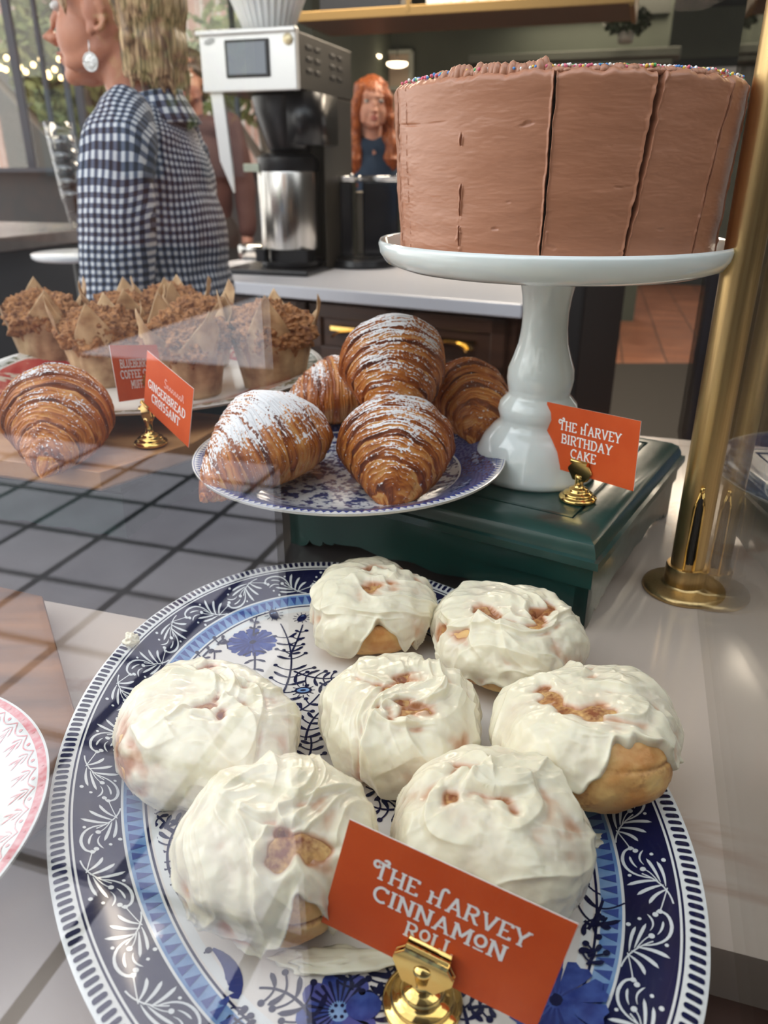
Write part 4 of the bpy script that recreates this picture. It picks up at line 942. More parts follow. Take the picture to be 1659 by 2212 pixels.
def muffin(label, loc, seed, rz, s=1.0):
    t = thing('muffin', label, 'muffin', loc, rz, 'crumble topped muffins')
    nu, nv = 40, 90; u = np.linspace(0, 1, nu)[:, None]; v = (np.arange(nv)*2*PI/nv)[None, :]
    r = (.026+.010*u)*s; z = u*.050*s
    P = np.stack([r*np.cos(v), r*np.sin(v), z+0*v], -1); P += (fbm(P*70, 2, seed)*.0012)[..., None]*np.stack([np.cos(v)+0*u, np.sin(v)+0*u, 0*v+0*u], -1)
    mesh_obj('body', P.reshape(-1, 3), grid_faces(nu, nv).tolist()+[list(range(nv))[::-1]], MBODY, t)
    # crumble dome
    nu, nv = 110, 220; ph = np.linspace(-.75, PI/2-.01, nu)[:, None]; v = (np.arange(nv)*2*PI/nv)[None, :]
    P = np.stack([np.cos(ph)*np.cos(v)*.0395, np.cos(ph)*np.sin(v)*.0395, np.sin(ph)*.024+.052+0*v], -1)*s
    D = np.stack([np.cos(ph)*np.cos(v), np.cos(ph)*np.sin(v), np.sin(ph)+0*v], -1)
    k = .0060*fbm(P*30, 2, seed)+.0058*np.clip(perlin(P*105, seed+2), -.1, 1)+.0042*np.clip(perlin(P*210, seed+4), -.1, 1)+.0020*perlin(P*420, seed+5)
    P = P+D*(k*s)[..., None]
    mesh_obj('crumble_top', P.reshape(-1, 3), grid_faces(nu, nv).tolist()+[list(range(nv*(nu-1), nv*nu))], CRUMB, t)
    # tulip paper: four pointed flaps
    nu, nv = 26, 128; u = np.linspace(0, 1, nu)[:, None]; v = (np.arange(nv)*2*PI/nv)[None, :]
    ff = np.abs(((v*4/(2*PI)+.5) % 1)-.5)*2; pk = (1-ff)**1.3
    top = (.043+.044*pk+.004*np.sin(v*3+seed))*s; zz = u*top
    fold = .0020*np.cos(v*4)+.0012*np.sin(v*9+seed)+.0010*np.sin(v*17+seed*2)
    rr = (.0272+.0095*np.minimum(zz/.05/s, 1.0)+.004*smooth(.040*s, .080*s, zz)*1.5)*s+fold*u*1.2+.0012
    P = np.stack([rr*np.cos(v), rr*np.sin(v), zz+0*v], -1)
    o = mesh_obj('paper_wrapper', P.reshape(-1, 3), grid_faces(nu, nv).tolist()+[list(range(nv))[::-1]], PAPER, t)
    so = o.modifiers.new('thick', 'SOLIDIFY'); so.thickness = .0004; so.offset = 1
    return t
mz = MZ+.004
for i, (lab, px, pb, sd, rz, s) in enumerate([
    ('muffin at the far left end of the platter, crumble top tilted', 110, 785, 2, .5, 1.12),
    ('muffin second from the left at the front, pointed paper flap at its left', 228, 826, 5, .15, 1.08),
    ('muffin with its wrapper right behind the orange name cards', 412, 850, 9, .75, 1.12),
    ('muffin at the right front of the platter, tall paper points on its right side', 592, 832, 12, .05, 1.17),
    ]):
    x, y = at(px, pb, mz); muffin(lab, (x, y+.004, mz), sd, rz, s)
for lab, px, top, Y, sd, rz in [
    ('muffin in the back row, its golden crumble highest of all', 262, 590, .985, 17, .3), ('muffin in the back row at centre, behind the name cards', 425, 618, .95, 21, .9),
    ('muffin in the back row with pale paper sticking up, beside the golden one', 368, 602, 1.05, 25, .1)]:
    p = ray(px, top, Y); muffin(lab, (p[0], p[1], mz), sd, rz, max(.9, min(1.08, (p[2]-mz)/.082)))

# ================================================================== CAKE AND STAND
SX, SY = .1265, .612
t = thing('cake_stand', 'white milk glass cake stand with turned pedestal on the green riser', 'cake stand', (SX, SY, RZ))
k = .172
pr = [(.001, .0), (.0500, .0), (.0515, .002), (.0512, .006), (.0495, .009), (.0475, .020), (.0425, .031), (.0350, .040), (.0300, .045), (.0310, .049), (.0325, .054), (.0310, .060), (.0262, .0655), (.0245, .068), (.0258, .073), (.0268, .080), (.0262, .088), (.0225, .098), (.0195, .108), (.0180, .120), (.0178, .132), (.0190, .144), (.0212, .155), (.0232, .163), (.0235, .166), (.001, .167)]
m = MB(); m.lathe(pr, 96); m.build('pedestal', MILK, t, True)
m = MB(); m.lathe([(.001, .1655), (.05, .1655), (.09, .1655), (.114, .1665), (.125, .1705), (.1298, .1775), (.1308, .1835), (.1296, .1862), (.1282, .1850), (.1258, .1780), (.118, .1745), (.05, .1740), (.001, .1740)], 128); m.build('plate', MILK, t, True)
CZ = RZ+.1742
# scalloped card under the cake
m = MB(); n = 240; R0 = .1245; o1 = [(math.cos(i*2*PI/n)*(R0+.0022*math.cos(i*2*PI/n*40)), math.sin(i*2*PI/n)*(R0+.0022*math.cos(i*2*PI/n*40))) for i in range(n)]
m.poly(o1, 0, .0012); o = m.build('cake_board', pm('gold_card', (.50, .36, .20), .45, .3, col2=(.36, .24, .13), ns=50), loc=(SX, SY, CZ)); tag(o, 'thin gold scalloped card board between cake and cake stand', 'cake board')
CB = CZ+.0013
def choco_mat():
    m = bpy.data.materials.new('chocolate_frosting'); m.use_nodes = True; nt = m.node_tree; p = nt.nodes['Principled BSDF']
    tc = nd(nt, 'ShaderNodeTexCoord'); mp = nd(nt, 'ShaderNodeMapping'); mp.inputs['Scale'].default_value = (1, 1, 5); L(nt, tc.outputs['Object'], mp.inputs[0])
    n = nd(nt, 'ShaderNodeTexNoise'); n.inputs['Scale'].default_value = 30; n.inputs['Detail'].default_value = 6; L(nt, mp.outputs[0], n.inputs['Vector'])
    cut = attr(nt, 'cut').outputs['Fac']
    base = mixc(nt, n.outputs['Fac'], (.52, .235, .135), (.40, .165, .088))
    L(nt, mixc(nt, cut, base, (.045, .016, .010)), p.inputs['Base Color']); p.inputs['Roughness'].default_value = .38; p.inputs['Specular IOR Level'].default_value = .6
    n2 = nd(nt, 'ShaderNodeTexNoise'); n2.inputs['Scale'].default_value = 120; n2.inputs['Detail'].default_value = 5; L(nt, mp.outputs[0], n2.inputs['Vector'])
    b = nd(nt, 'ShaderNodeBump'); b.inputs['Strength'].default_value = .16; b.inputs['Distance'].default_value = .0009; L(nt, n2.outputs['Fac'], b.inputs['Height']); L(nt, b.outputs[0], p.inputs['Normal'])
    return m
CHOC = choco_mat()
def cake():
    t = thing('chocolate_cake', 'tall round chocolate frosted cake cut in slices, on the white cake stand', 'cake', (SX, SY, CB))
    H = .1100; RB, RT = .1145, .1195
    # knife cuts: azimuths found from the columns they show at in the photograph
    def az_of(px, py):
        z = CB+H*.5; d = np.array(ray(px, py, 1.0))-np.array((0, 0, CAMZ)); d /= d[1]
        a = d[0]**2+1; b = -2*(d[0]*SX+SY); c = SX**2+SY**2-.119**2; Dd = b*b-4*a*c; l = (-b-math.sqrt(max(Dd, 0)))/(2*a); return math.atan2(l-SY, d[0]*l-SX)
    cuts = [(az_of(876, 350), .0003, .002, 0, .010), (az_of(990, 400), .0004, .003, .02, .30), (az_of(1184, 350), .0004, .010, .004, 1.0), (az_of(1395, 330), .0008, .020, .075, 1.0), (az_of(1545, 350), .0007, .008, .10, .8)]
    extra = [cuts[-1][0]+k*.42 for k in range(1, 11)]
    nv0 = 1500; g = np.linspace(0, 2*PI, nv0, endpoint=False)
    for c in cuts: g = np.r_[g, c[0]+np.linspace(-.05, .05, 140)]
    g = np.unique(np.mod(g, 2*PI)); nv = len(g); nu = 190
    zz = np.linspace(0, 1, nu)[:, None]; az = g[None, :]
    R = RB+(RT-RB)*zz**1.2; R = R-.0035*np.clip((zz-.965)/.035, 0, 1)**2
    P = np.stack([R*np.cos(az), R*np.sin(az), zz*H+0*az], -1)
    q = P*np.array((1, 1, 3.2))
    disp = .0008*fbm(q*12, 3, 3)+.00022*np.abs(fbm(q*np.array((70, 70, 110)), 2, 5))-.0009*smooth(.85, 1.10, fbm(q*38, 3, 8))
    line = np.exp(-((P[..., 2]-H*(.80+.03*np.sin(az*3)))/.0007)**2)*smooth(.1, .5, fbm(P*20, 2, 2)); disp = disp-.0010*line
    cut = 0*disp
    for i, (a0, wd, dp, sl, st) in enumerate(cuts+[(a, .001, .008, 0, 1) for a in extra]):
        zt = zz+0*az; c_ = a0+sl*(zt-.5)+.006*fbm(np.stack([zt*4+i*7, zt*0+i, zt*0], -1), 3, i)
        da = (az-c_+PI) % (2*PI)-PI; w_ = wd*(1+ (1.2*zt if i == 3 else .6*zt))/.12*(1+.5*fbm(np.stack([zt*14+i, zt*0, zt*0], -1), 2, i+3))
        sel = 1.0
        if i == 1: sel = smooth(.25, .45, .5+fbm(np.stack([zt*9, zt*0+3.3, zt*0], -1), 3, 4))*(1-smooth(.68, .72, zt))
        if i == 0: sel = smooth(.5, .7, .5+fbm(np.stack([zt*16, zt*0+1.3, zt*0], -1), 3, 4))*.5
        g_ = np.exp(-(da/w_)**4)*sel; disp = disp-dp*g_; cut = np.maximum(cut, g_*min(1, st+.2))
        lip = np.exp(-((np.abs(da)-w_*1.5)/(w_*.6+.004))**2); disp = disp+(.0008+.0012*np.clip(fbm(P*120, 2, i+9), 0, 1))*lip*sel
        crumbs = np.clip(fbm(P*190, 2, i+30)-.2, 0, 1)*np.exp(-((np.abs(da))/(.020))**2)*(1-smooth(.15, .5, zt)); disp = disp+.005*crumbs*(.3+.7*sel)*(1 if i in (1, 2, 3) else .3)
    edge = .0020*fbm(np.stack([np.cos(az)*9+0*zz, np.sin(az)*9+0*zz, 0*az+0*zz], -1), 3, 12)
    P[..., 0] += disp*np.cos(az); P[..., 1] += disp*np.sin(az); P[..., 2] += edge*smooth(.9, 1, zz+0*az)
    rows = [P.reshape(-1, 3)]; cutv = [cut.ravel()]
    kt = 14
    for j in range(1, kt):
        f = 1-j/kt*1.0; base = P[-1].copy(); r = np.hypot(base[:, 0], base[:, 1])*0+RT*f-.003
        q = np.stack([r*np.cos(g), r*np.sin(g), np.full(nv, H-.0015)+.0022*fbm(np.stack([r*np.cos(g)*60, r*np.sin(g)*60, 0*g], -1), 3, 6)*(1 if j > 0 else 1)], -1); rows.append(q); cutv.append(cut[-1]*(.8 if f > .1 else 0))
    V = np.concatenate(rows); F_ = grid_faces(nu+kt-1, nv).tolist()+[list(range(nv*(nu+kt-2), nv*(nu+kt-1))), list(range(nv))[::-1]]
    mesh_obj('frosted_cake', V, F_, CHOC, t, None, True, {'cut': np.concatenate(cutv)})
    # ragged frosting ridges standing at the top rim
    m = MB(); rs = np.random.RandomState(4)
    for a0, a1, hh in ((az_of(925, 180), az_of(1182, 150)+0, .006), (az_of(1186, 150), az_of(1395, 150), .003), (az_of(1412, 160), az_of(1560, 190), .003)):
        for a in np.linspace(a0, a1, 34):
            r = RT-.006-rs.uniform(0, .004); k = .5+.5*rs.rand(); m.ell((r*math.cos(a), r*math.sin(a), H-.0005), (.0045, .0035, hh*k*(1.0+.5*(a-a0)/(a1-a0))), 0, 7, 9, a)
    m.build('rim_ridges', CHOC, t, True)
    m = MB(); cols = [pm('sprinkle_white', (.9, .9, .88), .3), pm('sprinkle_pink', (.85, .18, .28), .3), pm('sprinkle_green', (.08, .5, .16), .3), pm('sprinkle_yellow', (.9, .65, .08), .3), pm('sprinkle_blue', (.10, .3, .7), .3)]
    for k in range(520):
        a = rs.uniform(0, 2*PI) if k < 90 else rs.uniform(-2.9, -.1); r = RT-.0045-abs(rs.normal())*.005; zz_ = H+.0012+rs.uniform(0, .0012)
        if k % 3 == 0 and k > 90: a = rs.uniform(az_of(1190, 150), az_of(1590, 180))
        m.ell((r*math.cos(a), r*math.sin(a), zz_), (.00105,)*3, [0, 0, 0, 1, 1, 1, 2, 3, 4][rs.randint(0, 9)], 5, 7)
    o = m.build('sprinkles', cols, t, True); o['kind'] = 'stuff'; o['label'] = 'tiny coloured round sprinkles on the cake rim'
    m = MB()
    for k in range(90):
        a = rs.uniform(-3.2, -2.4) if k < 50 else rs.uniform(-1.0, .2); r = .1165+rs.uniform(-.001, .006); m.ell((r*math.cos(a), r*math.sin(a), .0012), rs.uniform(.0006, .0024, 3), 0, 5, 6)
    o = m.build('cake_crumbs', CHOC, t, True); o['kind'] = 'stuff'
cake()

# ================================================================== NAME CARDS AND HOLDERS
L1 = [('tHE hARVEY', .0140, .0760, .0157, .0072), ('CINNAMoN', .0165, .0700, .0257, .0072), ('RoLL', .0320, .0520, .0348, .0068)]
t, ex, nn = place_card('name_card', 'orange card reading The Harvey Cinnamon Roll, held at the front of the platter', (-.0131, .2194, .0844), (.0726, .1859, .0671), (-.0230, .2137, .0374), L1)
hx, hy = .0150, .1965
holder('polished brass card holder on the platter, gripping the cinnamon roll card', (hx, hy, FLATZ+.0004), ex, nn, .0208, 1.0)
L2 = [('tHE hARVEY', .0140, .0740, .0155, .0072), ('BIRTHDAY', .0175, .0670, .0257, .0072), ('CAKE', .0280, .0530, .0355, .0072)]
t, ex, nn = place_card('name_card', 'orange card reading The Harvey Birthday Cake, on the green riser', (.1280, .5858, .1438), (.1785, .5128, .1506), (.1248, .5855, .0929), L2)
holder('brass card holder on the green riser, gripping the birthday cake card', (.1500, .5485, RZ+.0001), ex, nn, .0235, .92)
L3 = [('GINGERBREAD', .0065, .0790, .0265, .0074), ('CRoISSANT', .0150, .0700, .0368, .0074)]
ex_ = []
rsx = np.random.RandomState(1); xx = .038
for k, ch in enumerate('seasonal'):
    hgt = .0062 if k == 0 or ch == 'l' else .0035
    p = [(xx, .0185), (xx+.0012, .0185-hgt), (xx+.0030, .0185-hgt*.9), (xx+.0022, .0185-hgt*.4), (xx+.0042, .0182)] if k else [(xx+.004, .0120), (xx+.001, .0112), (xx, .0138), (xx+.0036, .0160), (xx+.002, .0190), (xx-.0005, .0178)]
    ex_ += ribbon(p, .0009); xx += .0046
t, ex, nn = place_card('name_card', 'orange card reading Gingerbread Croissant with a pink handwritten word, by the wooden tray', (-.2034, .6594, .1683), (-.1453, .5853, .1517), (-.2086, .6571, .1215), L3, ex_)
holder('brass card holder on the wooden tray, gripping the gingerbread card', (-.2110, .6615, TZ+.0001), ex, nn, .0290, .95)
L4 = [('BLUEBERRY', .0120, .0660, .0170, .0074), ('COFFEE CAKE', .0100, .0780, .0268, .0074), ('MUFFIN', .0260, .0560, .0365, .0074)]
TL = np.array((-.2462, .690, .1665)); e = np.array((.018, .086, -.0175)); e /= np.linalg.norm(e)
t, ex, nn = place_card('name_card', 'orange card reading Blueberry Coffee Cake Muffin, behind the gingerbread card', TL, TL+e*.0889, TL+np.array((.006, -.008, -.049)), L4)
holder('brass card holder hidden behind the gingerbread card, gripping the muffin card', (-.232, .737, .0905), ex, nn, .030, .9)

# ================================================================== PINK PLATE, DARK WOOD TRAY, SIDE PLATTER
pts = [(-.46, .575), at(92, 1286, .019), at(166, 1550, .019), (-.168, .30), (-.205, .235), (-.46, .20)]
tray('dark oiled wooden tray with cut corners under the pink and white plate', pts, 0.0, .019, OLDWOOD, .001)
PINK = pm('pink_glaze', (.72, .26, .28), .15, coat=.4, col2=(.78, .48, .48), ns=260)
PKC = (-.263, .253)
pp, zf = round_plate('pink_plate', 'white plate with pink lace border at the far left, on dark wooden tray', PKC, .107, .0195, [(0, 0), (.0012, 1), (.0052, 0)], [WHITE_CHINA, PINK], depth=.020)
m = MB(); R_ = .107
def onp(p_): return (*p_, float(zf(R_-math.hypot(*p_)))+.0002)
n = 46
for k in range(n):
    a = k*2*PI/n; b = 2*PI/n
    def q(aa, d): return (math.cos(a+aa*b)*(R_-d), math.sin(a+aa*b)*(R_-d))
    for pg in ribbon([q(t_, .0062+.0040*math.sin(t_*PI)) for t_ in np.linspace(0, 1, 9)], .0006): m.add([onp(p_) for p_ in pg], [(0, 1, 2, 3)])
    for pg in disc(q(.5, .0075), .0010, 8)+disc(q(0, .0032), .0007, 6): m.add([onp(p_) for p_ in pg], [tuple(range(len(pg)))], 1 if pg[0][0] > 9 else 0)
    for aa, dd in ((-.25, .012), (.25, .012), (0, .0145), (-.2, .017), (.2, .017)):
        for pg in tear(q(0, .009+(dd-.012)*.6), q(aa*.8, dd-.001), q(aa, dd+.002), .0012, 5): m.add([onp(p_) for p_ in pg], [(0, 1, 2, 3)])
rs = np.random.RandomState(8)
for c in [(.035, .035), (.060, -.005), (.045, .040), (.02, .055), (.03, -.045), (.062, .022), (.0, .03), (.04, .0)]:
    for k in range(60):
        a = rs.uniform(0, 2*PI); d = abs(rs.normal())*.008; p0 = np.array(c)+np.array((math.cos(a), math.sin(a)*.8))*d; a2 = rs.uniform(0, 2*PI)
        for pg in tear(p0, p0+np.array((.0006, .0003)), p0+np.array((math.cos(a2), math.sin(a2)))*.0028, .0011, 4): m.add([onp(p_) for p_ in pg], [(0, 1, 2, 3)], 1)
m.build('pink_pattern', [PINK, pm('pale_pink_glaze', (.74, .42, .42), .15, coat=.4)], pp)
x, y = at(74, 1600, .026); dab('tiny drop of icing on the pink plate', x, y, .0255, (.0016, .0030, .0012), 9)
sp_, _ = round_plate('blue_side_plate', 'blue and white transfer plate standing beyond the side glass at right edge', fr(.245, .82), .145, 0, [(0, 0), (.0015, 1), (.055, 0), (.057, 2)], [WHITE_CHINA, transfer_mat('slate_blue_transfer', (.05, .075, .19), (.22, .27, .38), 60, .50, .58), FLORAL], depth=.030)

# ================================================================== BACK COUNTER AND BREWER
def sn(px, py, z):                            # pixel on the height z -> (s, n)
    x, y = at(px, py, z); return (x*NY-y*NX, x*NX+y*NY)
sL, nL = sn(480, 604, 0); sR, nR = sn(1130, 655, 0)
ba = math.atan2(at(1130, 655, 0)[1]-at(480, 604, 0)[1], at(1130, 655, 0)[0]-at(480, 604, 0)[0])
pL = np.array(at(480, 604, 0)); pR = np.array(at(1133, 655, 0)); eL = np.linalg.norm(pR-pL); ebx = (pR-pL)/eL; eby = np.array((-ebx[1], ebx[0]))
bc = thing('back_counter', 'dark brown drawer cabinet with white counter top behind the pastry case', 'counter', (pR[0], pR[1], FLOOR), ba)
# local: x from right end (0) to the left (negative), y away from the viewer, z from the floor
Wb = eL+.32; Hb = -FLOOR
m = MB(); m.box((-Wb/2, .33, Hb-.018), (Wb, .70, .036)); bevel(m.build('worktop', QUARTZ, bc), .004)
m = MB(); m.box((-Wb/2-.01, .35, (Hb-.036)/2+.04), (Wb-.04, .62, Hb-.036-.08)); m.box((-Wb/2, .38, .04), (Wb-.1, .55, .08)); bevel(m.build('carcass', WALNUT, bc), .002)
def drawer(x0, x1, z0, z1, pull=True, nm='drawer'):
    m = MB(); w_, h_ = x1-x0, z1-z0
    m.box(((x0+x1)/2, .030, (z0+z1)/2), (w_, .02, h_)); 
    for a, b, c, d in (((x0+x1)/2, z1-.02, w_, .04), ((x0+x1)/2, z0+.02, w_, .04), (x0+.02, (z0+z1)/2, .04, h_), (x1-.02, (z0+z1)/2, .04, h_)): m.box((a, .016, b), (c, .012, d))
    o = bevel(m.build(nm, WALNUT, bc), .003)
    if pull:
        mm = MB(); N = 12; V = []
        for i in range(N+1):
            a = PI*i/N
            for r, yy in ((.058, .010), (.050, -.018), (.044, -.016), (.052, .010)): V.append(((x0+x1)/2-math.cos(a)*r*1.15, yy, (z0+z1)/2-.008+math.sin(a)*r*.42))
        mm.add(V, grid_faces(N+1, 4)); mm.box(((x0+x1)/2, .006, (z0+z1)/2+.015), (.145, .006, .012)); autosmooth(mm.build('cup_pull', BRASS, o), 50)
    return o
xs = [-.045, -.36, -.67, -.98, -1.12]
for i in range(4):
    drawer(xs[i+1]+.006, xs[i]-.006, Hb-.036-.175, Hb-.036-.012); drawer(xs[i+1]+.006, xs[i]-.006, Hb-.036-.46, Hb-.036-.187, False); drawer(xs[i+1]+.006, xs[i]-.006, .10, Hb-.036-.472, False)

# coffee brewer
B0 = (-.2477, 2.50)
br = thing('coffee_brewer', 'tall steel coffee brewer with small screen on the back counter', 'coffee machine', (B0[0], B0[1], 0), -PS)
BW, BD, BZ0, BZ1 = .302, .466, .520, .675
PANEL = pm('satin_steel_face', (.86, .86, .84), .30, .35); DKBR = pm('bronze_side', (.045, .038, .028), .45, .3)
m = MB(); m.box((-BW/2, .012, (BZ0+BZ1)/2), (BW, .024, BZ1-BZ0)); m.box((-BW/2, -.004, BZ1-.006), (BW+.01, .02, .012)); bevel(m.build('front_panel', PANEL, br), .003)
m = MB(); m.box((-BW/2, .024+BD/2-.012, (BZ0+BZ1)/2-.002), (BW-.004, BD-.024, BZ1-BZ0-.01)); bevel(m.build('hood', DKBR, br), .003)
VD = pm('vent_dark', (.02, .017, .014), .5)
for a in range(2):
    for b in range(2):
        for c in range(3):
            m = MB(); m.box((-.001, .10+a*.19+b*.065, BZ1-.040-c*.030), (.004, .040, .012)); bevel(m.build('vent', VD, br), .002)
m = MB(); m.box((-BW/2-.0, -.002, .602), (.140, .006, .096)); bevel(m.build('screen_frame', BLACKP, br), .006)
m = MB(); m.box((-BW/2-.0, -.006, .602), (.120, .003, .080)); m.build('screen', pm('dark_screen_glass', (.10, .13, .17), .04, spec=1), br)
m = MB(); m.lathe([(.001, 0), (.013, 0), (.0145, .002), (.013, .004), (.001, .0045)], 28); o = m.build('round_badge', pm('gold_badge', (.80, .68, .42), .3, .4), br, True); o.location = (-.022, -.003, .645); o.rotation_euler = (PI/2, 0, 0)
# the maker's oval emblem at the upper left with a short script word
m = MB(); pg = disc((-BW+.033, .648), .018, 20, .42, .25)[0]; m.add([(x, -.0012, z) for x, z in pg], [tuple(range(20))]); m.build('emblem', pm('emblem_grey', (.45, .46, .45), .4), br)
m = MB()
for i, pg in enumerate(text_polys('CURTIS', -BW+.018, -BW+.048, .648, .009)): m.add([(x, -.0016-.00001*i, z) for x, z in pg], [(0, 1, 2, 3)])
m.build('emblem_lettering', pm('emblem_white', (.8, .8, .78), .4), br)
m = MB(); m.box((-.062, BD-.075, BZ0/2), (.12, .13, BZ0)); m.box((-.002, BD-.14, BZ0/2), (.004, .26, BZ0)); bevel(m.build('back_column', DKBR, br), .003)
m = MB()   # tapered side blade at the left
V = [(-BW+.002, .02, BZ0), (-BW+.050, .02, BZ0), (-BW+.060, .02, .33), (-BW+.058, .02, .235), (-BW+.020, .02, .34), (-BW+.002+0, .02, BZ0)]
V = [(-BW+.012, .02, BZ0), (-BW+.052, .02, BZ0), (-BW+.064, .02, .33), (-BW+.064, .02, .245), (-BW+.026, .02, .335)]
V2 = [(a, b+.012, c) for a, b, c in V]; m.add(V+V2, [(0, 1, 2, 3, 4), (9, 8, 7, 6, 5)]+[(i, (i+1) % 5, 5+(i+1) % 5, 5+i) for i in range(5)]); m.build('side_blade', PANEL, br)
m = MB(); m.lathe([(.001, .36), (.062, .36), (.070, .375), (.105, .47), (.112, .515), (.112, .52), (.001, .52)], 48, c=(-.115, .19, 0)); m.box((-.02, .16, .45), (.08, .22, .14)); m.build('brew_basket', BLACKP, br, True)
m = MB(); m.box((-BW/2, .22, .008), (BW, .40, .016)); bevel(m.build('base', BLACKP, br), .004)
ds_ = thing('thermal_dispenser', 'stainless steel thermal coffee dispenser with black lid standing under the brewer basket', 'coffee dispenser', (B0[0]-.125*NY+.19*NX, B0[1]+.125*NX+.19*NY, .016), -PS)
m = MB(); m.lathe([(.001, .055), (.098, .055), (.100, .06), (.100, .285), (.098, .29), (.001, .29)], 64); autosmooth(m.build('steel_body', STEEL, ds_), 40)
m = MB(); m.lathe([(.001, .29), (.099, .29), (.101, .30), (.098, .33), (.075, .342), (.001, .344)], 48); autosmooth(m.build('lid', BLACKP, ds_), 50)
m = MB(); m.lathe([(.001, .0), (.10, .0), (.103, .006), (.103, .018), (.001, .018)], 48); m.box((.045, -.05, .036), (.09, .07, .04)); m.box((-.075, -.07, .036), (.03, .04, .04)); m.lathe([(.075, .018), (.075, .055)], 32); m.build('stand', BLACKP, ds_)
m = MB(); m.box((-.095, -.065, .30), (.055, .02, .024)); bevel(m.build('label_tab', pm('pale_green_label', (.55, .62, .50), .5), ds_), .003)
# mug of foil beside it, paper filters on top
x, y = at(545, 562, .0); m = MB(); m.lathe([(.001, 0), (.045, 0), (.058, .012), (.060, .045), (.052, .055), (.001, .056)], 40); o = m.build('steel_bowl', STEEL, None, True, loc=(x, y+.05, 0)); tag(o, 'small upturned shiny steel bowl on the back counter, left of the dispenser', 'bowl')
fl = thing('coffee_filters', 'stack of white fluted paper coffee filters on top of the brewer', 'coffee filters', (B0[0]-.135*NY+.12*NX, B0[1]+.135*NX+.12*NY, BZ1-.002), 0)
m = MB(); nu, nv = 12, 240; u = np.linspace(0, 1, nu)[:, None]; v = (np.arange(nv)*2*PI/nv)[None, :]
r = .070+.062*u**1.1+(.001+.0055*u)*np.sign(np.cos(v*30))*np.abs(np.cos(v*30))**.6; P = np.stack([r*np.cos(v), r*np.sin(v), u*.15+0*v], -1)
mesh_obj('fluted_wall', P.reshape(-1, 3), grid_faces(nu, nv).tolist()+[list(range(nv))[::-1]], pm('filter_paper', (.82, .82, .80), .8, sss=.2), fl).modifiers.new('t', 'SOLIDIFY').thickness = .0008
m = MB(); 
for q in range(5): m.lathe([(.02, .01+q*.02), (.066+.045*(q+1)/6, .03+q*.025)], 60)
m.build('inner_filters', pm('filter_paper_inner', (.78, .78, .76), .8), fl, True)
# black coffee servers on a tray
x, y = at(782, 578, .0)
tr = thing('drip_tray', 'round black drip tray on the back counter right of the brewer', 'tray', (x, y+.06, 0))
m = MB(); m.lathe([(.001, 0), (.125, 0), (.13, .008), (.126, .026), (.11, .030), (.001, .030)], 48); autosmooth(m.build('pan', BLACKP, tr), 40)
m = MB(); m.lathe([(.001, .0305), (.085, .0305), (.09, .034), (.085, .036), (.001, .036)], 40); m.build('grate', pm('dark_steel', (.12, .12, .12), .25, .8), tr)
for lab, px, wd, dp in (('narrow black coffee server with chrome rim beside the brewer', 750, .062, 0), ('wider black coffee server with chrome rim, partly behind the cake', 826, .125, .02)):
    X = ray(px, 570, y+.07+dp); z1 = .036; sv = thing('coffee_server', lab, 'coffee server', (X[0], X[1], z1), -PS*.5, 'black coffee servers')
    m = MB(); m.box((0, 0, .12), (wd, .09, .24)); bevel(m.build('body', pm('black_gloss', (.006, .007, .010), .12, coat=.3), sv), .006, 3)
    m = MB(); m.box((0, 0, .243), (wd+.012, .10, .010)); m.tube([(-wd/2-.01, -.05, .25), (wd/2+.01, -.05, .25)], .006, 8); m.ell((-wd/2-.008, -.05, .248), (.009,)*3, 0, 8, 10); m.ell((wd/2, -.05, .255), (.008,)*3, 0, 8, 10); m.build('rim', pm('chrome', (.75, .75, .75), .08, 1), sv, True)
m = MB(); X = ray(772, 570, y+.16); m.box((0, 0, .12), (.05, .03, .24)); o = bevel(m.build('milk_carton', pm('cream_carton', (.42, .36, .28), .5), loc=(X[0], X[1], 0)), .003); tag(o, 'tall cream carton standing between the two black coffee servers', 'carton')

# dark end panel, floor mat, hanging shelf, mantle, plant
m = MB(); 
X1 = at(1245, 790, FLOOR); X2 = at(1540, 790, FLOOR)
c = at(1390, 880, FLOOR); m.box((c[0]+.3, c[1]+.1, FLOOR+.006), (2.6, 1.9, .012), 0, 0); o = m.build('floor_mat', pm('rubber_mat', (.022, .019, .016), .7), None); tag(o, 'large black rubber mat on the floor behind the cake stand', 'floor mat'); bevel(o, .004)
pq = pR+ebx*.075+eby*.36
m = MB(); m.box((pq[0], pq[1], FLOOR+.49), (.10, .50, .98), 0, ba); o = bevel(m.build('bin_cabinet', pm('black_bin', (.010, .008, .008), .7)), .01); tag(o, 'tall narrow black cabinet at the right end of the drawers, behind the pedestal', 'cabinet')
SB = pm('shelf_wood', (.085, .058, .040), .5); GOLD = pm('aged_brass', (.24, .155, .06), .45, .8)
hs = thing('hanging_shelf', 'brass framed hanging shelf holding small cups above the back counter', 'shelf', fr(.0, 3.55)+(0,), -PS)
sl_ = ray(655, 30, 3.7); sr_ = ray(1362, 30, 3.2)
zs = ray(1100, 22, 3.45)[2]
s0 = sl_[0]*NY-sl_[1]*NX; s1 = sr_[0]*NY-sr_[1]*NX; cw = (s0+s1)/2; ww = s1-s0
m = MB(); m.box((cw, .0, zs), (ww, .36, .02)); m.build('board', SB, hs)
m = MB(); m.box((cw, -.19, zs+.005), (ww+.02, .015, .035)); m.box((cw, .19, zs+.005), (ww+.02, .015, .03)); m.box((s0, 0, zs+.005), (.015, .38, .03)); m.box((s1, 0, zs+.005), (.02, .38, .05))
for f in (0, .36, 1): m.box((s0+ww*f, -.19, zs+.25), (.018, .018, .5)); m.box((s0+ww*f, .19, zs+.25), (.018, .018, .5))
bevel(m.build('brass_frame', GOLD, hs), .003)
cup = None
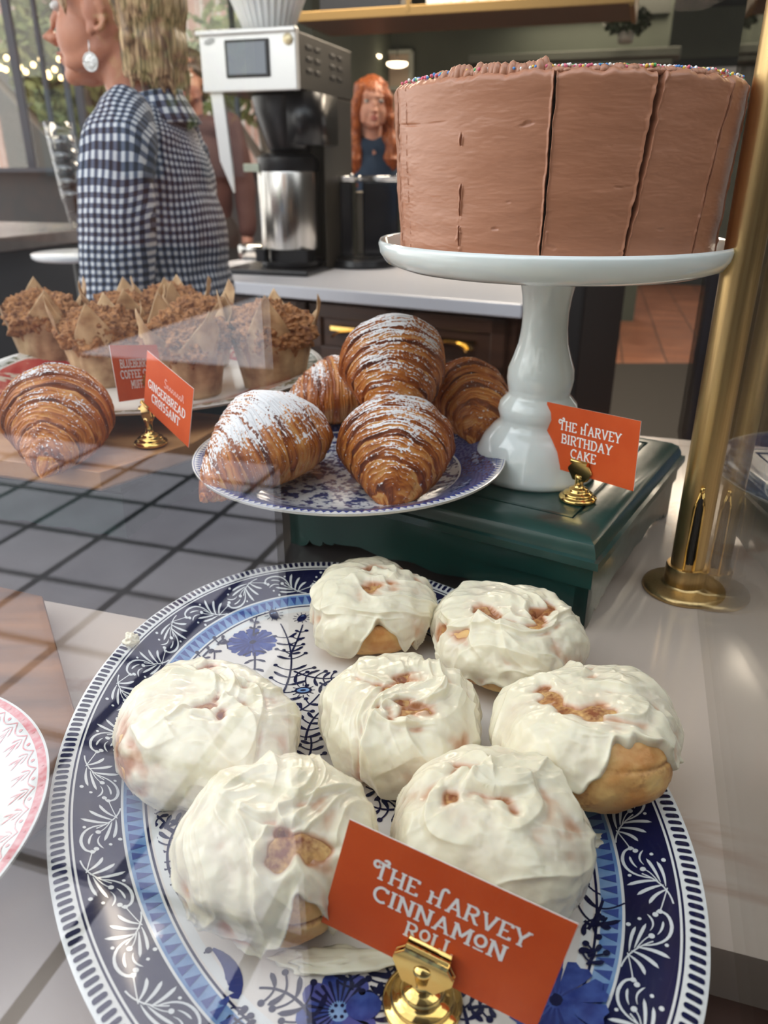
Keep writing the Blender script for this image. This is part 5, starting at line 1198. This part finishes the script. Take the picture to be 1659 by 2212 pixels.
for i in range(14):
    x, y = fr(s0+ww*(.42+.04*i), 3.55-.10+.0)
    if cup is None:
        cup = thing('white_cup', 'small white cup in a row on the hanging brass shelf', 'cup', (x, y, zs+.010), 0, 'white cups on the hanging shelf')
        m = MB(); m.lathe([(.001, .0), (.022, .0), (.030, .02), (.033, .06), (.031, .06), (.028, .02), (.001, .008)], 24); m.build('bowl', WHITE_CHINA, cup, True); c_ = cup
        mm = MB(); mm.tube([(.030, 0, .045), (.048, 0, .042), (.048, 0, .02), (.030, 0, .018)], .004, 6); mm.build('handle', WHITE_CHINA, cup, True)
    else: c_ = copy_tree(cup)
    c_.location = (x, y, zs+.0105); c_['label'] = 'small white cup in a row on the hanging brass shelf'
x, y = fr(s0+ww*.19, 3.5); m = MB(); m.box((0, 0, .06), (.34, .16, .12)); o = bevel(m.build('black_box', BLACKP, loc=(x, y, zs+.0105), rot=(0, 0, -PS)), .005); tag(o, 'low black box at the left part of the hanging brass shelf', 'box')
a = snode(1047, 90, 6.9); b = snode(1420, 90, 6.4)
m = MB(); fb(m, (a[0]+b[0])/2+.05, 7.3, .31+(367-92)/1660*7.3*1.05, (b[0]-a[0])*1.02, .06, .34); struct(m.build('trim_5', pm('dark_niche', (.035, .040, .036), .8)))
zz = ray(1200, 118, 6.9)[2]
ms = thing('wall_shelf', 'sage green ledge on the back wall above the cake', 'shelf', fr((a[0]+b[0])/2, 7.2)+(zz,), -PS)
m = MB(); m.box((0, 0, 0), (b[0]-a[0]+.35, .30, .06)); m.box((0, .03, -.05), (b[0]-a[0]+.25, .22, .05)); bevel(m.build('ledge', pm('sage_ledge', (.11, .125, .105), .7), ms), .008)
X = ray(1348, 112, 6.55)
pl_ = thing('potted_plant', 'small dark green bushy plant on the sage wall ledge', 'plant', (X[0], X[1], zz+.031)); m = MB(); leafball(m, (0, 0, .14), (.17, .10, .10), 420, .028, rs); m.build('foliage', pm('dark_leaf', (.008, .022, .008), .7), pl_)
m = MB(); m.lathe([(.001, 0), (.05, 0), (.06, .07), (.001, .07)], 20); m.build('pot', pm('stone_pot', (.20, .20, .18), .6), pl_, True)
# interior window with two round lights behind the red haired person
def wall_pt(px, py, n):
    X = ray(px, py, 1); sc_ = n/(X[0]*NX+NY); return (X[0]*NY-NX)*sc_, CAMZ-(CAMZ-X[2])*sc_
s_a, z_a = wall_pt(764, 118, 7.3); s_b, z_b = wall_pt(890, 172, 7.3); s_c, z_c = wall_pt(890, 330, 7.3)
wi = MB(); W0 = (s_a+s_b)/2; HH = z_a-z_c
fb(wi, W0, 7.30, (z_a+z_c)/2, s_b-s_a, .03, HH); struct(wi.build('window_10', pm('warm_room_beyond', (.42, .34, .27), .8)))
wi = MB(); 
for f in (0, .5, 1): fb(wi, s_a+(s_b-s_a)*f, 7.27, (z_a+z_c)/2, .035, .04, HH)
for f in (0, .35, .7, 1): fb(wi, W0, 7.27, z_a-HH*f, s_b-s_a, .04, .03)
struct(wi.build('window_11', pm('pale_sash', (.30, .33, .30), .6)))
GLOW = pm('lamp_glow', (1, .85, .65), .5); GLOW.node_tree.nodes['Principled BSDF'].inputs['Emission Color'].default_value = (1, .80, .55, 1); GLOW.node_tree.nodes['Principled BSDF'].inputs['Emission Strength'].default_value = 7
for lab, px, py in (('round glowing ceiling lamp seen above the red haired person', 802, 122), ('smaller glowing lamp beside the cake top, right of the other lamp', 858, 138)):
    s, z = wall_pt(px, py, 7.0); x, y = fr(s, 7.0); m = MB(); m.lathe([(.001, -.028), (.05, -.024), (.085, -.008), (.085, .008), (.001, .012)], 28); o = m.build('pendant_lamp', GLOW, None, True, loc=(x, y, z)); tag(o, lab, 'lamp', 'glowing lamps by the inner window'); m = MB(); m.tube([(0, 0, .01), (0, 0, 1.96-z)], .004, 6); m.build('cord', BLACKP, o)

# left part: bar counter, round table, tumblers, bottle, chair
bz = .14
x, y = at(10, 480, bz)
bar = thing('bar_counter', 'long dark grey bar counter at the left behind the woman', 'counter', (-1.80, 2.70, FLOOR), -PS)
m = MB(); m.box((0, 0, -FLOOR+bz-.02), (1.7, .75, .04)); bevel(m.build('top', pm('grey_stone_top', (.10, .095, .10), .25, col2=(.16, .15, .15), ns=9), bar), .004)
m = MB(); m.box((0, .02, (-FLOOR+bz-.04)/2), (1.64, .66, -FLOOR+bz-.04)); bevel(m.build('front', pm('dark_grey_panel', (.035, .037, .042), .5), bar), .004)
x, y = at(180, 545, .142)
rt = thing('round_table', 'round white topped high table left of the woman', 'table', (x-.005, y, FLOOR)); hz = .142-FLOOR
m = MB(); m.lathe([(.001, hz-.014), (.098, hz-.014), (.105, hz-.008), (.105, hz-.001), (.103, hz), (.001, hz)], 64); autosmooth(m.build('table_top', pm('white_marble_top', (.78, .80, .82), .12), rt), 50)
m = MB(); m.lathe([(.001, 0), (.11, 0), (.11, .015), (.03, .03), (.022, .06), (.022, hz-.016)], 32); m.build('pedestal', pm('dark_metal', (.03, .03, .03), .4, .5), rt, True)
gl = None; n_t = 6; x, y = at(172, 492, bz)
zst = .037
for i in range(n_t):
    lab = ['lowest clear glass tumbler of the tall stack left of the woman', 'second clear glass tumbler from the bottom of the tall stack', 'third clear glass tumbler from the bottom of the tall stack', 'third clear glass tumbler from the top of the tall stack', 'second clear glass tumbler from the top of the tall stack', 'topmost clear glass tumbler of the tall stack left of the woman'][i]
    if gl is None:
        gl = thing('drinking_glass', lab, 'glass', (0, 0, 0), 0, 'stacked clear glass tumblers')
        m = MB(); m.lathe([(.001, 0), (.028, 0), (.030, .004), (.034, .060), (.036, .064), (.036, .072), (.041, .076), (.044, .118), (.0425, .118), (.039, .078), (.034, .072), (.0275, .008), (.001, .008)], 10); m.build('tumbler', CLEAR, gl, True); g_ = gl
    else: g_ = copy_tree(gl)
    g_['label'] = lab; g_.location = (x+.03*(i/5)*-.6, y, bz+i*zst)
m = MB(); m.lathe([(.001, 0), (.032, 0), (.034, .01), (.034, .12), (.014, .165), (.013, .20), (.001, .20)], 28)
x, y = at(3, 425, bz); bt_ = thing('glass_bottle', 'clear bottle with orange label at the far left edge on the bar', 'bottle', (x-.02, y-.1, bz)); m.build('body', thin_glass('bottle_glass', .08, (.80, .86, .80)), bt_, True)
m = MB(); m.lathe([(.0345, .07), (.0345, .11)], 28); m.build('label', pm('orange_label', (.60, .18, .06), .6), bt_, True)
m = MB(); m.lathe([(.0145, .17), (.0145, .205), (.001, .206)], 20); m.build('cap', pm('tan_cap', (.35, .22, .15), .5), bt_, True)
# dark chair by the window
X = ray(32, 352, 8.6)
ch = thing('cafe_chair', 'dark rounded chair back standing outside beyond the left window', 'chair', (X[0], X[1], FLOOR))
m = MB(); m.poly([(-.19, -.02), (.19, -.02), (.19, .02), (-.19, .02)], 1.0, 1.24); o = bevel(m.build('backrest', pm('dark_leather', (.022, .018, .018), .5), ch), .018, 4)
m = MB(); m.box((0, .2, .78), (.42, .42, .06)); bevel(m.build('seat', pm('dark_leather_seat', (.02, .018, .018), .5), ch), .02, 3)
for a, b in ((-.18, 0), (.18, 0), (-.18, .38), (.18, .38)):
    mm = MB(); mm.tube([(a, b, 0), (a*.95, b, 1.02 if b == 0 else .76)], .014, 8); mm.build('leg', pm('chair_metal', (.03, .03, .03), .4), ch, True)

# ================================================================== PEOPLE
def voxel(name, mb, size, mat_, parent, smooth_it=4, fac=.5, attrs=None, disp=None):
    me = bpy.data.meshes.new('tmp'); me.from_pydata(np.concatenate(mb.v).tolist(), [], mb.f); o = bpy.data.objects.new('tmp', me); C.objects.link(o)
    r = o.modifiers.new('r', 'REMESH'); r.mode = 'VOXEL'; r.voxel_size = size
    s = o.modifiers.new('s', 'SMOOTH'); s.factor = fac; s.iterations = smooth_it
    dg = bpy.context.evaluated_depsgraph_get(); e = o.evaluated_get(dg); em = e.to_mesh()
    n = len(em.vertices); V = np.empty(n*3); em.vertices.foreach_get('co', V); V = V.reshape(-1, 3); N_ = np.empty(n*3); em.vertices.foreach_get('normal', N_); N_ = N_.reshape(-1, 3)
    F_ = [tuple(p.vertices) for p in em.polygons]; e.to_mesh_clear(); C.objects.unlink(o); bpy.data.objects.remove(o)
    if disp is not None: V = V+N_*disp(V)[:, None]
    return mesh_obj(name, V, F_, mat_, parent, None, True, attrs(V) if attrs else None)
def limb(m, pts, rad, n=14):
    m.tube(pts, rad, n); 
    for p, r in zip(pts, rad): m.ell(p, (r, r, r), 0, 8, n)
def skin(name, c, c2):
    return pm(name, c, .45, col2=c2, ns=25, sss=.15, sssc=(1, .35, .2))
def head_prims(m, c, lean=0, k=1.0, nose=1.0):
    """face looks along +x; c is the centre of the cranium"""
    c = np.array(c, float)
    def E(p, r, **q): m.ell(tuple(c+np.array(p)*k), tuple(np.array(r)*k), 0, 14, 20, **q)
    E((-.010, 0, .012), (.098, .076, .092)); E((.030, 0, -.035), (.058, .062, .075)); E((.046, 0, -.085), (.040, .042, .030)); E((.074, 0, -.098), (.018, .020, .016))
    E((.040, .035, -.045), (.042, .030, .050)); E((.040, -.035, -.045), (.042, .030, .050)); E((.02, .046, -.068), (.055, .016, .022), ry=.35); E((.02, -.046, -.068), (.055, .016, .022), ry=.35)
    E((.074, 0, .018), (.018, .050, .013))
    m.tube([tuple(c+np.array(q)*k) for q in ((.082, 0, .010), (.098, 0, -.018), (.108*nose, 0, -.038), (.092, 0, -.048))], [.006*k, .009*k, .0135*k, .010*k], 10)
    E((.098, .010, -.042), (.010, .008, .008)); E((.098, -.010, -.042), (.010, .008, .008))
    E((.086, 0, -.066), (.011, .024, .0055)); E((.084, 0, -.077), (.011, .020, .006))
    for sg in (1, -1):
        R_ = [(.000+.018*math.cos(a)*-1+.004*math.sin(a), sg*(.078+.006*(1-math.cos(a))), -.012+.031*math.sin(a)) for a in np.linspace(-1.5, 2.4, 12)]
        m.tube([tuple(c+np.array(q)*k) for q in R_], [.0055*k]*12, 8); E((.004, sg*.077, -.014), (.014, .006, .024)); E((.006, sg*.079, -.041), (.009, .006, .010))
def hand(m, wrist, d, side, curl=.4, k=1.0, up=(0, 0, 1)):
    d = Vector(d).normalized(); up = Vector(up); s = d.cross(up).normalized(); nrm = s.cross(d).normalized(); w0 = Vector(wrist)
    palm = w0+d*.045*k; 
    for q in (-.025, -.008, .008, .025): m.tube([tuple(w0+s*q*.6*k), tuple(w0+d*.085*k+s*q*k)], [.015*k, .011*k], 10)
    for i, (q, ln) in enumerate(((-.030, .065), (-.010, .078), (.010, .072), (.029, .056))):
        p = w0+d*.085*k+s*q*k; pts = [p]; dd = d.copy()
        for j in range(3):
            dd = (dd-nrm*curl*(.5+.3*j)).normalized(); p = p+dd*ln*k*(.45, .32, .25)[j]; pts.append(p)
        m.tube([tuple(v) for v in pts], [.0092*k, .0085*k, .0078*k, .0068*k], 8); m.ell(tuple(pts[-1]), (.0068*k,)*3, 0, 6, 8)
    b = w0+d*.025*k-s*.028*k*side; m.tube([tuple(b), tuple(b+(d*.5-s*side*.8-nrm*.3)*.034*k), tuple(b+(d*.95-s*side*.85-nrm*.5)*.058*k)], [.013*k, .010*k, .008*k], 8)
def gingham():
    m = bpy.data.materials.new('gingham_cloth'); m.use_nodes = True; nt = m.node_tree; p = nt.nodes['Principled BSDF']
    a = attr(nt, 'g'); s = nd(nt, 'ShaderNodeSeparateXYZ'); L(nt, a.outputs['Vector'], s.inputs[0])
    def st(v):
        f = math_(nt, 'FRACT', math_(nt, 'DIVIDE', v, .0150)); return math_(nt, 'LESS_THAN', f, .52)
    x, y = st(s.outputs['X']), st(s.outputs['Y']); k = math_(nt, 'ADD', x, y)
    c1 = mixc(nt, math_(nt, 'MINIMUM', k, 1.0), (.66, .68, .70), (.10, .12, .18)); c2 = mixc(nt, math_(nt, 'MAXIMUM', math_(nt, 'SUBTRACT', k, 1.0), 0.0), c1, (.008, .010, .022))
    L(nt, c2, p.inputs['Base Color']); p.inputs['Roughness'].default_value = .8; return m
GING = gingham()
SKW = skin('tanned_skin', (.50, .215, .125), (.42, .17, .10))
# --- woman in profile
EX, EY = -.497, 1.60
wm = thing('person', 'person with short blond hair, gingham shirt and round earring, seen in profile facing left', 'person', (EX, EY+.078, FLOOR), PI-math.radians(3))
HK = 1.10; hc = (0.012, 0, 1.512)
m = MB(); head_prims(m, hc, 0, HK, 1.04); limb(m, [(-.045, 0, 1.24), (-.035, 0, 1.34), (-.012, 0, 1.45)], [.064, .060, .060]); m.ell((-.04, 0, 1.25), (.05, .09, .03))
# forearms and hands resting in front
limb(m, [(0, .22, 1.02), (.03, .225, .86), (.05, .22, .80)], [.040, .030, .026]); hand(m, (.05, .22, .80), (.15, 0, -1), 1, .4, 1, (0, 1, 0))
limb(m, [(0, -.22, 1.02), (.03, -.225, .86), (.05, -.22, .80)], [.040, .030, .026]); hand(m, (.05, -.22, .80), (.15, 0, -1), -1, .4, 1, (0, -1, 0))
limb(m, [(-.05, .09, .5), (-.04, .10, .09)], [.06, .045]); limb(m, [(-.05, -.09, .5), (-.04, -.10, .09)], [.06, .045])
m.tube([(-.045, 0, .9), (-.045, 0, 1.24)], .06, 14); limb(m, [(-.06, .07, .92), (-.05, .09, .5)], [.08, .06]); limb(m, [(-.06, -.07, .92), (-.05, -.09, .5)], [.08, .06])
for sg in (1, -1): limb(m, [(-.035, sg*.15, 1.27), (-.02, sg*.21, 1.12), (0, sg*.22, 1.02)], [.042, .040, .038])
voxel('body', m, .0042, SKW, wm, 5, .5)
def shirt_attr(V):
    cx = -.09; a = np.arctan2(V[:, 1], V[:, 0]-cx); r = .165; sh = smooth(1.20, 1.36, V[:, 2])
    return {'g': np.c_[a*r+fbm(V*5, 2, 4)*.008, V[:, 2]-.75*(np.abs(V[:, 1])-.11)*sh+.5*(V[:, 0]-cx+.10)*sh+fbm(V*6, 2, 9)*.008, 0*a]}
def wr(V):
    b = fbm(V*np.array((9, 9, 6)), 3, 2)*.010; return b+.004*np.abs(perlin(V*np.array((26, 26, 9)), 6))
m = MB()
m.ell((-.09, 0, .98), (.132, .165, .20)); m.ell((-.09, 0, 1.12), (.132, .170, .17)); m.ell((-.095, 0, 1.21), (.108, .170, .13)); m.ell((-.10, 0, 1.285), (.080, .150, .060)); m.ell((-.100, 0, 1.325), (.065, .105, .045))
m.ell((-.085, 0, .86), (.14, .18, .12))
voxel('shirt', m, .007, GING, wm, 6, .5, shirt_attr, wr).location = (.052, 0, 0)
def sleeve_attr(sg):
    def f(V):
        sh = smooth(1.20, 1.34, V[:, 2]); return {'g': np.c_[1.2*V[:, 0]+.10*V[:, 2]+fbm(V*6, 2, 3)*.008, V[:, 2]-.8*(np.abs(V[:, 1])-.185)*sh+fbm(V*6, 2, 5)*.008, 0*sh]}
    return f
for sg in (1, -1):
    m = MB(); limb(m, [(-.095, sg*.145, 1.325), (-.095, sg*.185, 1.27), (-.085, sg*.215, 1.16), (-.065, sg*.225, 1.03), (-.04, sg*.225, .93), (-.02, sg*.225, .87)], [.050, .062, .064, .060, .054, .050]); voxel('sleeve', m, .006, GING, wm, 5, .5, sleeve_attr(sg), wr).location = (.052, 0, 0)
# collar stand and fold
nu, nv = 10, 60; u = np.linspace(0, 1, nu)[:, None]; v = np.linspace(.42, 2*PI-.42, nv)[None, :]
r = .062+.028*np.abs(u-.42)*2*(u > .42)+.012*(u < .42)*(1-u); z = 1.318+.055*np.sin(np.clip(u/.42, 0, 1)*PI/2)-.060*np.clip((u-.42)/.58, 0, 1)
front = .5+.5*np.cos(v)
P = np.stack([-.030+r*1.15*np.cos(v)-.020*(z-1.33)/.05*0+.0*u, r*1.05*np.sin(v), z+0*v-.045*front**2+.010*(1-front)], -1)
o = mesh_obj('collar', P.reshape(-1, 3), grid_faces(nu, nv, False), GING, wm, None, True, {'g': np.stack([v*.07+0*u, u*.07+0*v, 0*u+0*v], -1).reshape(-1, 3)}); s_ = o.modifiers.new('t', 'SOLIDIFY'); s_.thickness = .0025
def hair_mat(a, b, c, z=.12):
    m = bpy.data.materials.new('hair'); m.use_nodes = True; nt = m.node_tree; p = nt.nodes['Principled BSDF']; tc = nd(nt, 'ShaderNodeTexCoord'); mp = nd(nt, 'ShaderNodeMapping'); mp.inputs['Scale'].default_value = (1, 1, z); L(nt, tc.outputs['Object'], mp.inputs[0])
    n = nd(nt, 'ShaderNodeTexNoise'); n.inputs['Scale'].default_value = 210; n.inputs['Detail'].default_value = 4; L(nt, mp.outputs[0], n.inputs['Vector']); r = nd(nt, 'ShaderNodeValToRGB'); e = r.color_ramp.elements
    e[0].position = .34; e[0].color = (*a, 1); e[1].position = .66; e[1].color = (*c, 1); e.new(.5).color = (*b, 1); L(nt, n.outputs['Fac'], r.inputs[0]); L(nt, r.outputs[0], p.inputs['Base Color']); p.inputs['Roughness'].default_value = .45
    bb = nd(nt, 'ShaderNodeBump'); bb.inputs['Strength'].default_value = .35; bb.inputs['Distance'].default_value = .002; L(nt, n.outputs['Fac'], bb.inputs['Height']); L(nt, bb.outputs[0], p.inputs['Normal']); return m
HB_ = hair_mat((.11, .075, .045), (.36, .23, .12), (.74, .52, .29), .045)
m = MB(); c = np.array(hc)
def E2(p, r, **q): m.ell(tuple(c+np.array(p)*HK), tuple(np.array(r)*HK), 0, 14, 22, **q)
E2((-.018, 0, .050), (.108, .088, .080)); E2((-.060, 0, .01), (.070, .084, .085)); E2((0, .0, .045), (.06, .089, .04)); E2((-.070, 0, -.055), (.055, .074, .060)); E2((-.078, 0, -.095), (.036, .058, .040))
for sg in (1, -1):
    m.tube([tuple(c+np.array(q)*HK) for q in ((.060, sg*.062, .06), (.052, sg*.074, .025), (.044, sg*.078, -.008), (.044, sg*.076, -.022))], [.020, .014, .008, .003], 10)
    m.tube([tuple(c+np.array(q)*HK) for q in ((-.048, sg*.074, .02), (-.050, sg*.074, -.05), (-.044, sg*.070, -.085), (-.036, sg*.064, -.108))], [.018, .015, .010, .003], 10)
    for q_ in range(5): m.tube([tuple(c+np.array(q)*HK) for q in ((-.05-.012*q_, sg*(.074-.006*q_), -.05), (-.05-.014*q_, sg*(.070-.006*q_), -.095), (-.046-.016*q_, sg*(.062-.007*q_), -.125-.004*q_))], [.012, .009, .003], 8)
voxel('hair', m, .004, HB_, wm, 3, .5, None, lambda V: .0016*perlin(V*np.array((190, 190, 10)), 3)+.0010*perlin(V*np.array((380, 380, 18)), 5)+.004*perlin(V*np.array((45, 45, 7)), 8))
m = MB(); ec = c+np.array((.010, .098, -.096))
ecs = [tuple(ec+np.array((math.cos(a)*.0125, 0, math.sin(a)*.0145))) for a in np.linspace(0, 2*PI, 25)]
m.tube(ecs, .0016, 6); m.ell(tuple(ec), (.0118, .0014, .0136), 0, 10, 20); m.tube([tuple(ec+np.array((0, 0, .014))), tuple(ec+np.array((0, -.004, .034)))], .0012, 6)
m.build('earring', pm('silver_earring', (.62, .62, .58), .3, .5, col2=(.85, .85, .82), ns=160, bump=.8, bs=200), wm, True)
m = MB(); m.ell(tuple(c+np.array((.092, 0, -.0655))*HK), (.0075, .020, .0035), 0, 8, 16); m.ell(tuple(c+np.array((.090, 0, -.0755))*HK), (.0075, .017, .0045), 0, 8, 16); m.build('lips', pm('lip', (.45, .10, .09), .4), wm, True)
def eyes(c, par, k=1.0):
    for sg in (1, -1):
        m = MB(); m.ell(tuple(np.array(c)+np.array((.072, sg*.031, .000))*k), (.014*k, .015*k, .009*k), 0, 10, 14); e_ = m.build('eye', pm('eye_white', (.6, .58, .55), .2), par, True)
        m = MB(); m.ell(tuple(np.array(c)+np.array((.083, sg*.031, .000))*k), (.004*k, .006*k, .006*k), 0, 8, 12); m.build('iris', pm('iris_dark', (.03, .05, .06), .1), e_, True)
        m = MB(); m.tube([tuple(np.array(c)+np.array(q)*k) for q in ((.084, sg*.014, .020), (.082, sg*.032, .025), (.070, sg*.048, .020))], [.003*k, .0035*k, .002*k], 6); m.build('eyebrow', pm('brow', (.10, .05, .03), .7), par, True)
eyes(hc, wm, HK)
m = MB(); m.ell((-.07, 0, .86), (.15, .19, .12)); limb(m, [(-.06, .09, .85), (-.05, .10, .5), (-.05, .10, .10)], [.10, .075, .065]); limb(m, [(-.06, -.09, .85), (-.05, -.10, .5), (-.05, -.10, .10)], [.10, .075, .065]); voxel('trousers', m, .012, pm('dark_denim', (.02, .025, .05), .8), wm)
for sg in (1, -1): m = MB(); m.ell((.01, sg*.10, .045), (.13, .045, .045), 0); voxel('shoe', m, .008, BLACKP, wm)

# --- red haired person
def stander(label, loc, rz, hair_c, top_c, leg_c, hgt=1.66, long_hair=True, arms='clasp', skin_c=((.62, .33, .24), (.55, .27, .19))):
    k = hgt/1.62; t = thing('person', label, 'person', (loc[0], loc[1], FLOOR), rz)
    hc = (0, 0, 1.505); m = MB(); head_prims(m, hc); limb(m, [(-.03, 0, 1.28), (-.02, 0, 1.36), (-.01, 0, 1.43)], [.06, .05, .05])
    m.tube([(-.03, 0, .85), (-.03, 0, 1.30)], .085, 12)
    for sg in (1, -1):
        limb(m, [(-.03, sg*.08, .85), (-.02, sg*.09, .48), (-.03, sg*.09, .08)], [.075, .05, .038])
        if arms == 'clasp': p = [(-.03, sg*.16, 1.32), (-.02, sg*.21, 1.08), (.14, sg*.10, 1.06), (.19, sg*.045, 1.085)]; hd = (.3, -sg*.8, .2)
        elif arms == 'raise' and sg == 1: p = [(-.03, .16, 1.34), (.16, .26, 1.28), (.34, .20, 1.38), (.42, .16, 1.44)]; hd = (.8, -.2, .5)
        else: p = [(-.03, sg*.17, 1.32), (-.03, sg*.22, 1.06), (.03, sg*.23, .84), (.05, sg*.23, .80)]; hd = (.1, 0, -1)
        limb(m, p, [.042, .036, .028, .024]); hand(m, p[-1], hd, sg, .5)
        m.ell((.03, sg*.09, .03), (.10, .035, .03))
    voxel('body', m, .0055, skin('skin', *skin_c), t, 3)
    m = MB(); m.ell((-.03, 0, 1.00), (.115, .155, .20)); m.ell((-.03, 0, 1.15), (.12, .165, .17)); m.ell((-.03, 0, 1.30), (.085, .165, .065)); m.ell((-.03, 0, .86), (.12, .165, .12))
    for sg in (1, -1):
        if arms == 'clasp': p = [(-.03, sg*.155, 1.31), (-.02, sg*.21, 1.09), (.08, sg*.15, 1.065)]
        elif arms == 'raise' and sg == 1: p = [(-.03, .155, 1.33), (.16, .26, 1.28), (.30, .21, 1.36)]
        else: p = [(-.03, sg*.165, 1.31), (-.03, sg*.22, 1.06), (.03, sg*.23, .87)]
        limb(m, p, [.062, .054, .044])
    voxel('top', m, .009, pm('top_cloth', top_c, .8, bump=.2, bs=60), t, 4, .5, None, lambda V: fbm(V*9, 2, 3)*.006)
    m = MB(); m.ell((-.03, 0, .86), (.125, .17, .12))
    for sg in (1, -1): limb(m, [(-.03, sg*.085, .84), (-.02, sg*.09, .48), (-.03, sg*.09, .09)], [.095, .072, .060])
    voxel('trousers', m, .010, pm('trouser_cloth', leg_c, .8), t)
    for sg in (1, -1): m = MB(); m.ell((.03, sg*.09, .04), (.125, .042, .042)); voxel('shoe', m, .008, pm('shoe_leather', (.12, .03, .025), .5), t)
    m = MB(); c = np.array(hc)
    def E3(p, r): m.ell(tuple(c+np.array(p)), r, 0, 14, 20)
    E3((-.022, 0, .028), (.102, .088, .088)); E3((-.055, 0, -.02), (.062, .086, .09))
    if long_hair:
        for sg in (1, -1):
            m.tube([tuple(c+np.array(q)) for q in ((.035, sg*.050, .075), (.055, sg*.072, .02), (.035, sg*.082, -.06), (.02, sg*.088, -.15), (.045, sg*.090, -.25), (.035, sg*.085, -.36), (.04, sg*.08, -.42))], [.022, .020, .030, .038, .042, .032, .008], 12)
            m.tube([tuple(c+np.array(q)) for q in ((-.05, sg*.06, -.02), (-.06, sg*.07, -.16), (-.05, sg*.08, -.34))], [.05, .05, .03], 12)
    voxel('hair', m, .0055, hair_mat(*hair_c), t, 2, .5, None, lambda V: .005*perlin(V*np.array((90, 90, 14)), 3)+.004*np.sin(V[:, 2]*70+V[:, 1]*30))
    eyes(hc, t); m = MB(); m.ell((hc[0]+.092, 0, hc[2]-.066), (.007, .019, .004), 0, 8, 14); m.ell((hc[0]+.090, 0, hc[2]-.076), (.007, .016, .005), 0, 8, 14); m.build('lips', pm('lip_pink', (.50, .14, .13), .4), t, True)
    t.scale = (k, k, k); return t
X = ray(803, 210, 4.25)
stander('person with long red hair and blue top clasping hands, between brewer and cake', (X[0], X[1]), math.radians(-82), ((.13, .028, .008), (.28, .065, .015), (.48, .15, .04)), (.012, .035, .075), (.02, .02, .03), 1.66)
X = ray(1650, 300, 3.35)
stander('person in dark grey sweater and navy trousers at the right edge, one arm raised', (X[0]+.02, X[1]), math.radians(100), ((.02, .015, .01), (.04, .03, .02), (.07, .05, .03)), (.030, .032, .038), (.012, .020, .050), 1.74, False, 'raise')
X = ray(402, 130, 4.3)
stander('dark haired person far behind, seen between the blond woman and the brewer', (X[0], X[1]), math.radians(-95), ((.02, .012, .01), (.04, .025, .02), (.07, .04, .03)), (.05, .018, .016), (.02, .02, .02), 1.78, False, 'down', ((.30, .14, .10), (.24, .11, .08)))
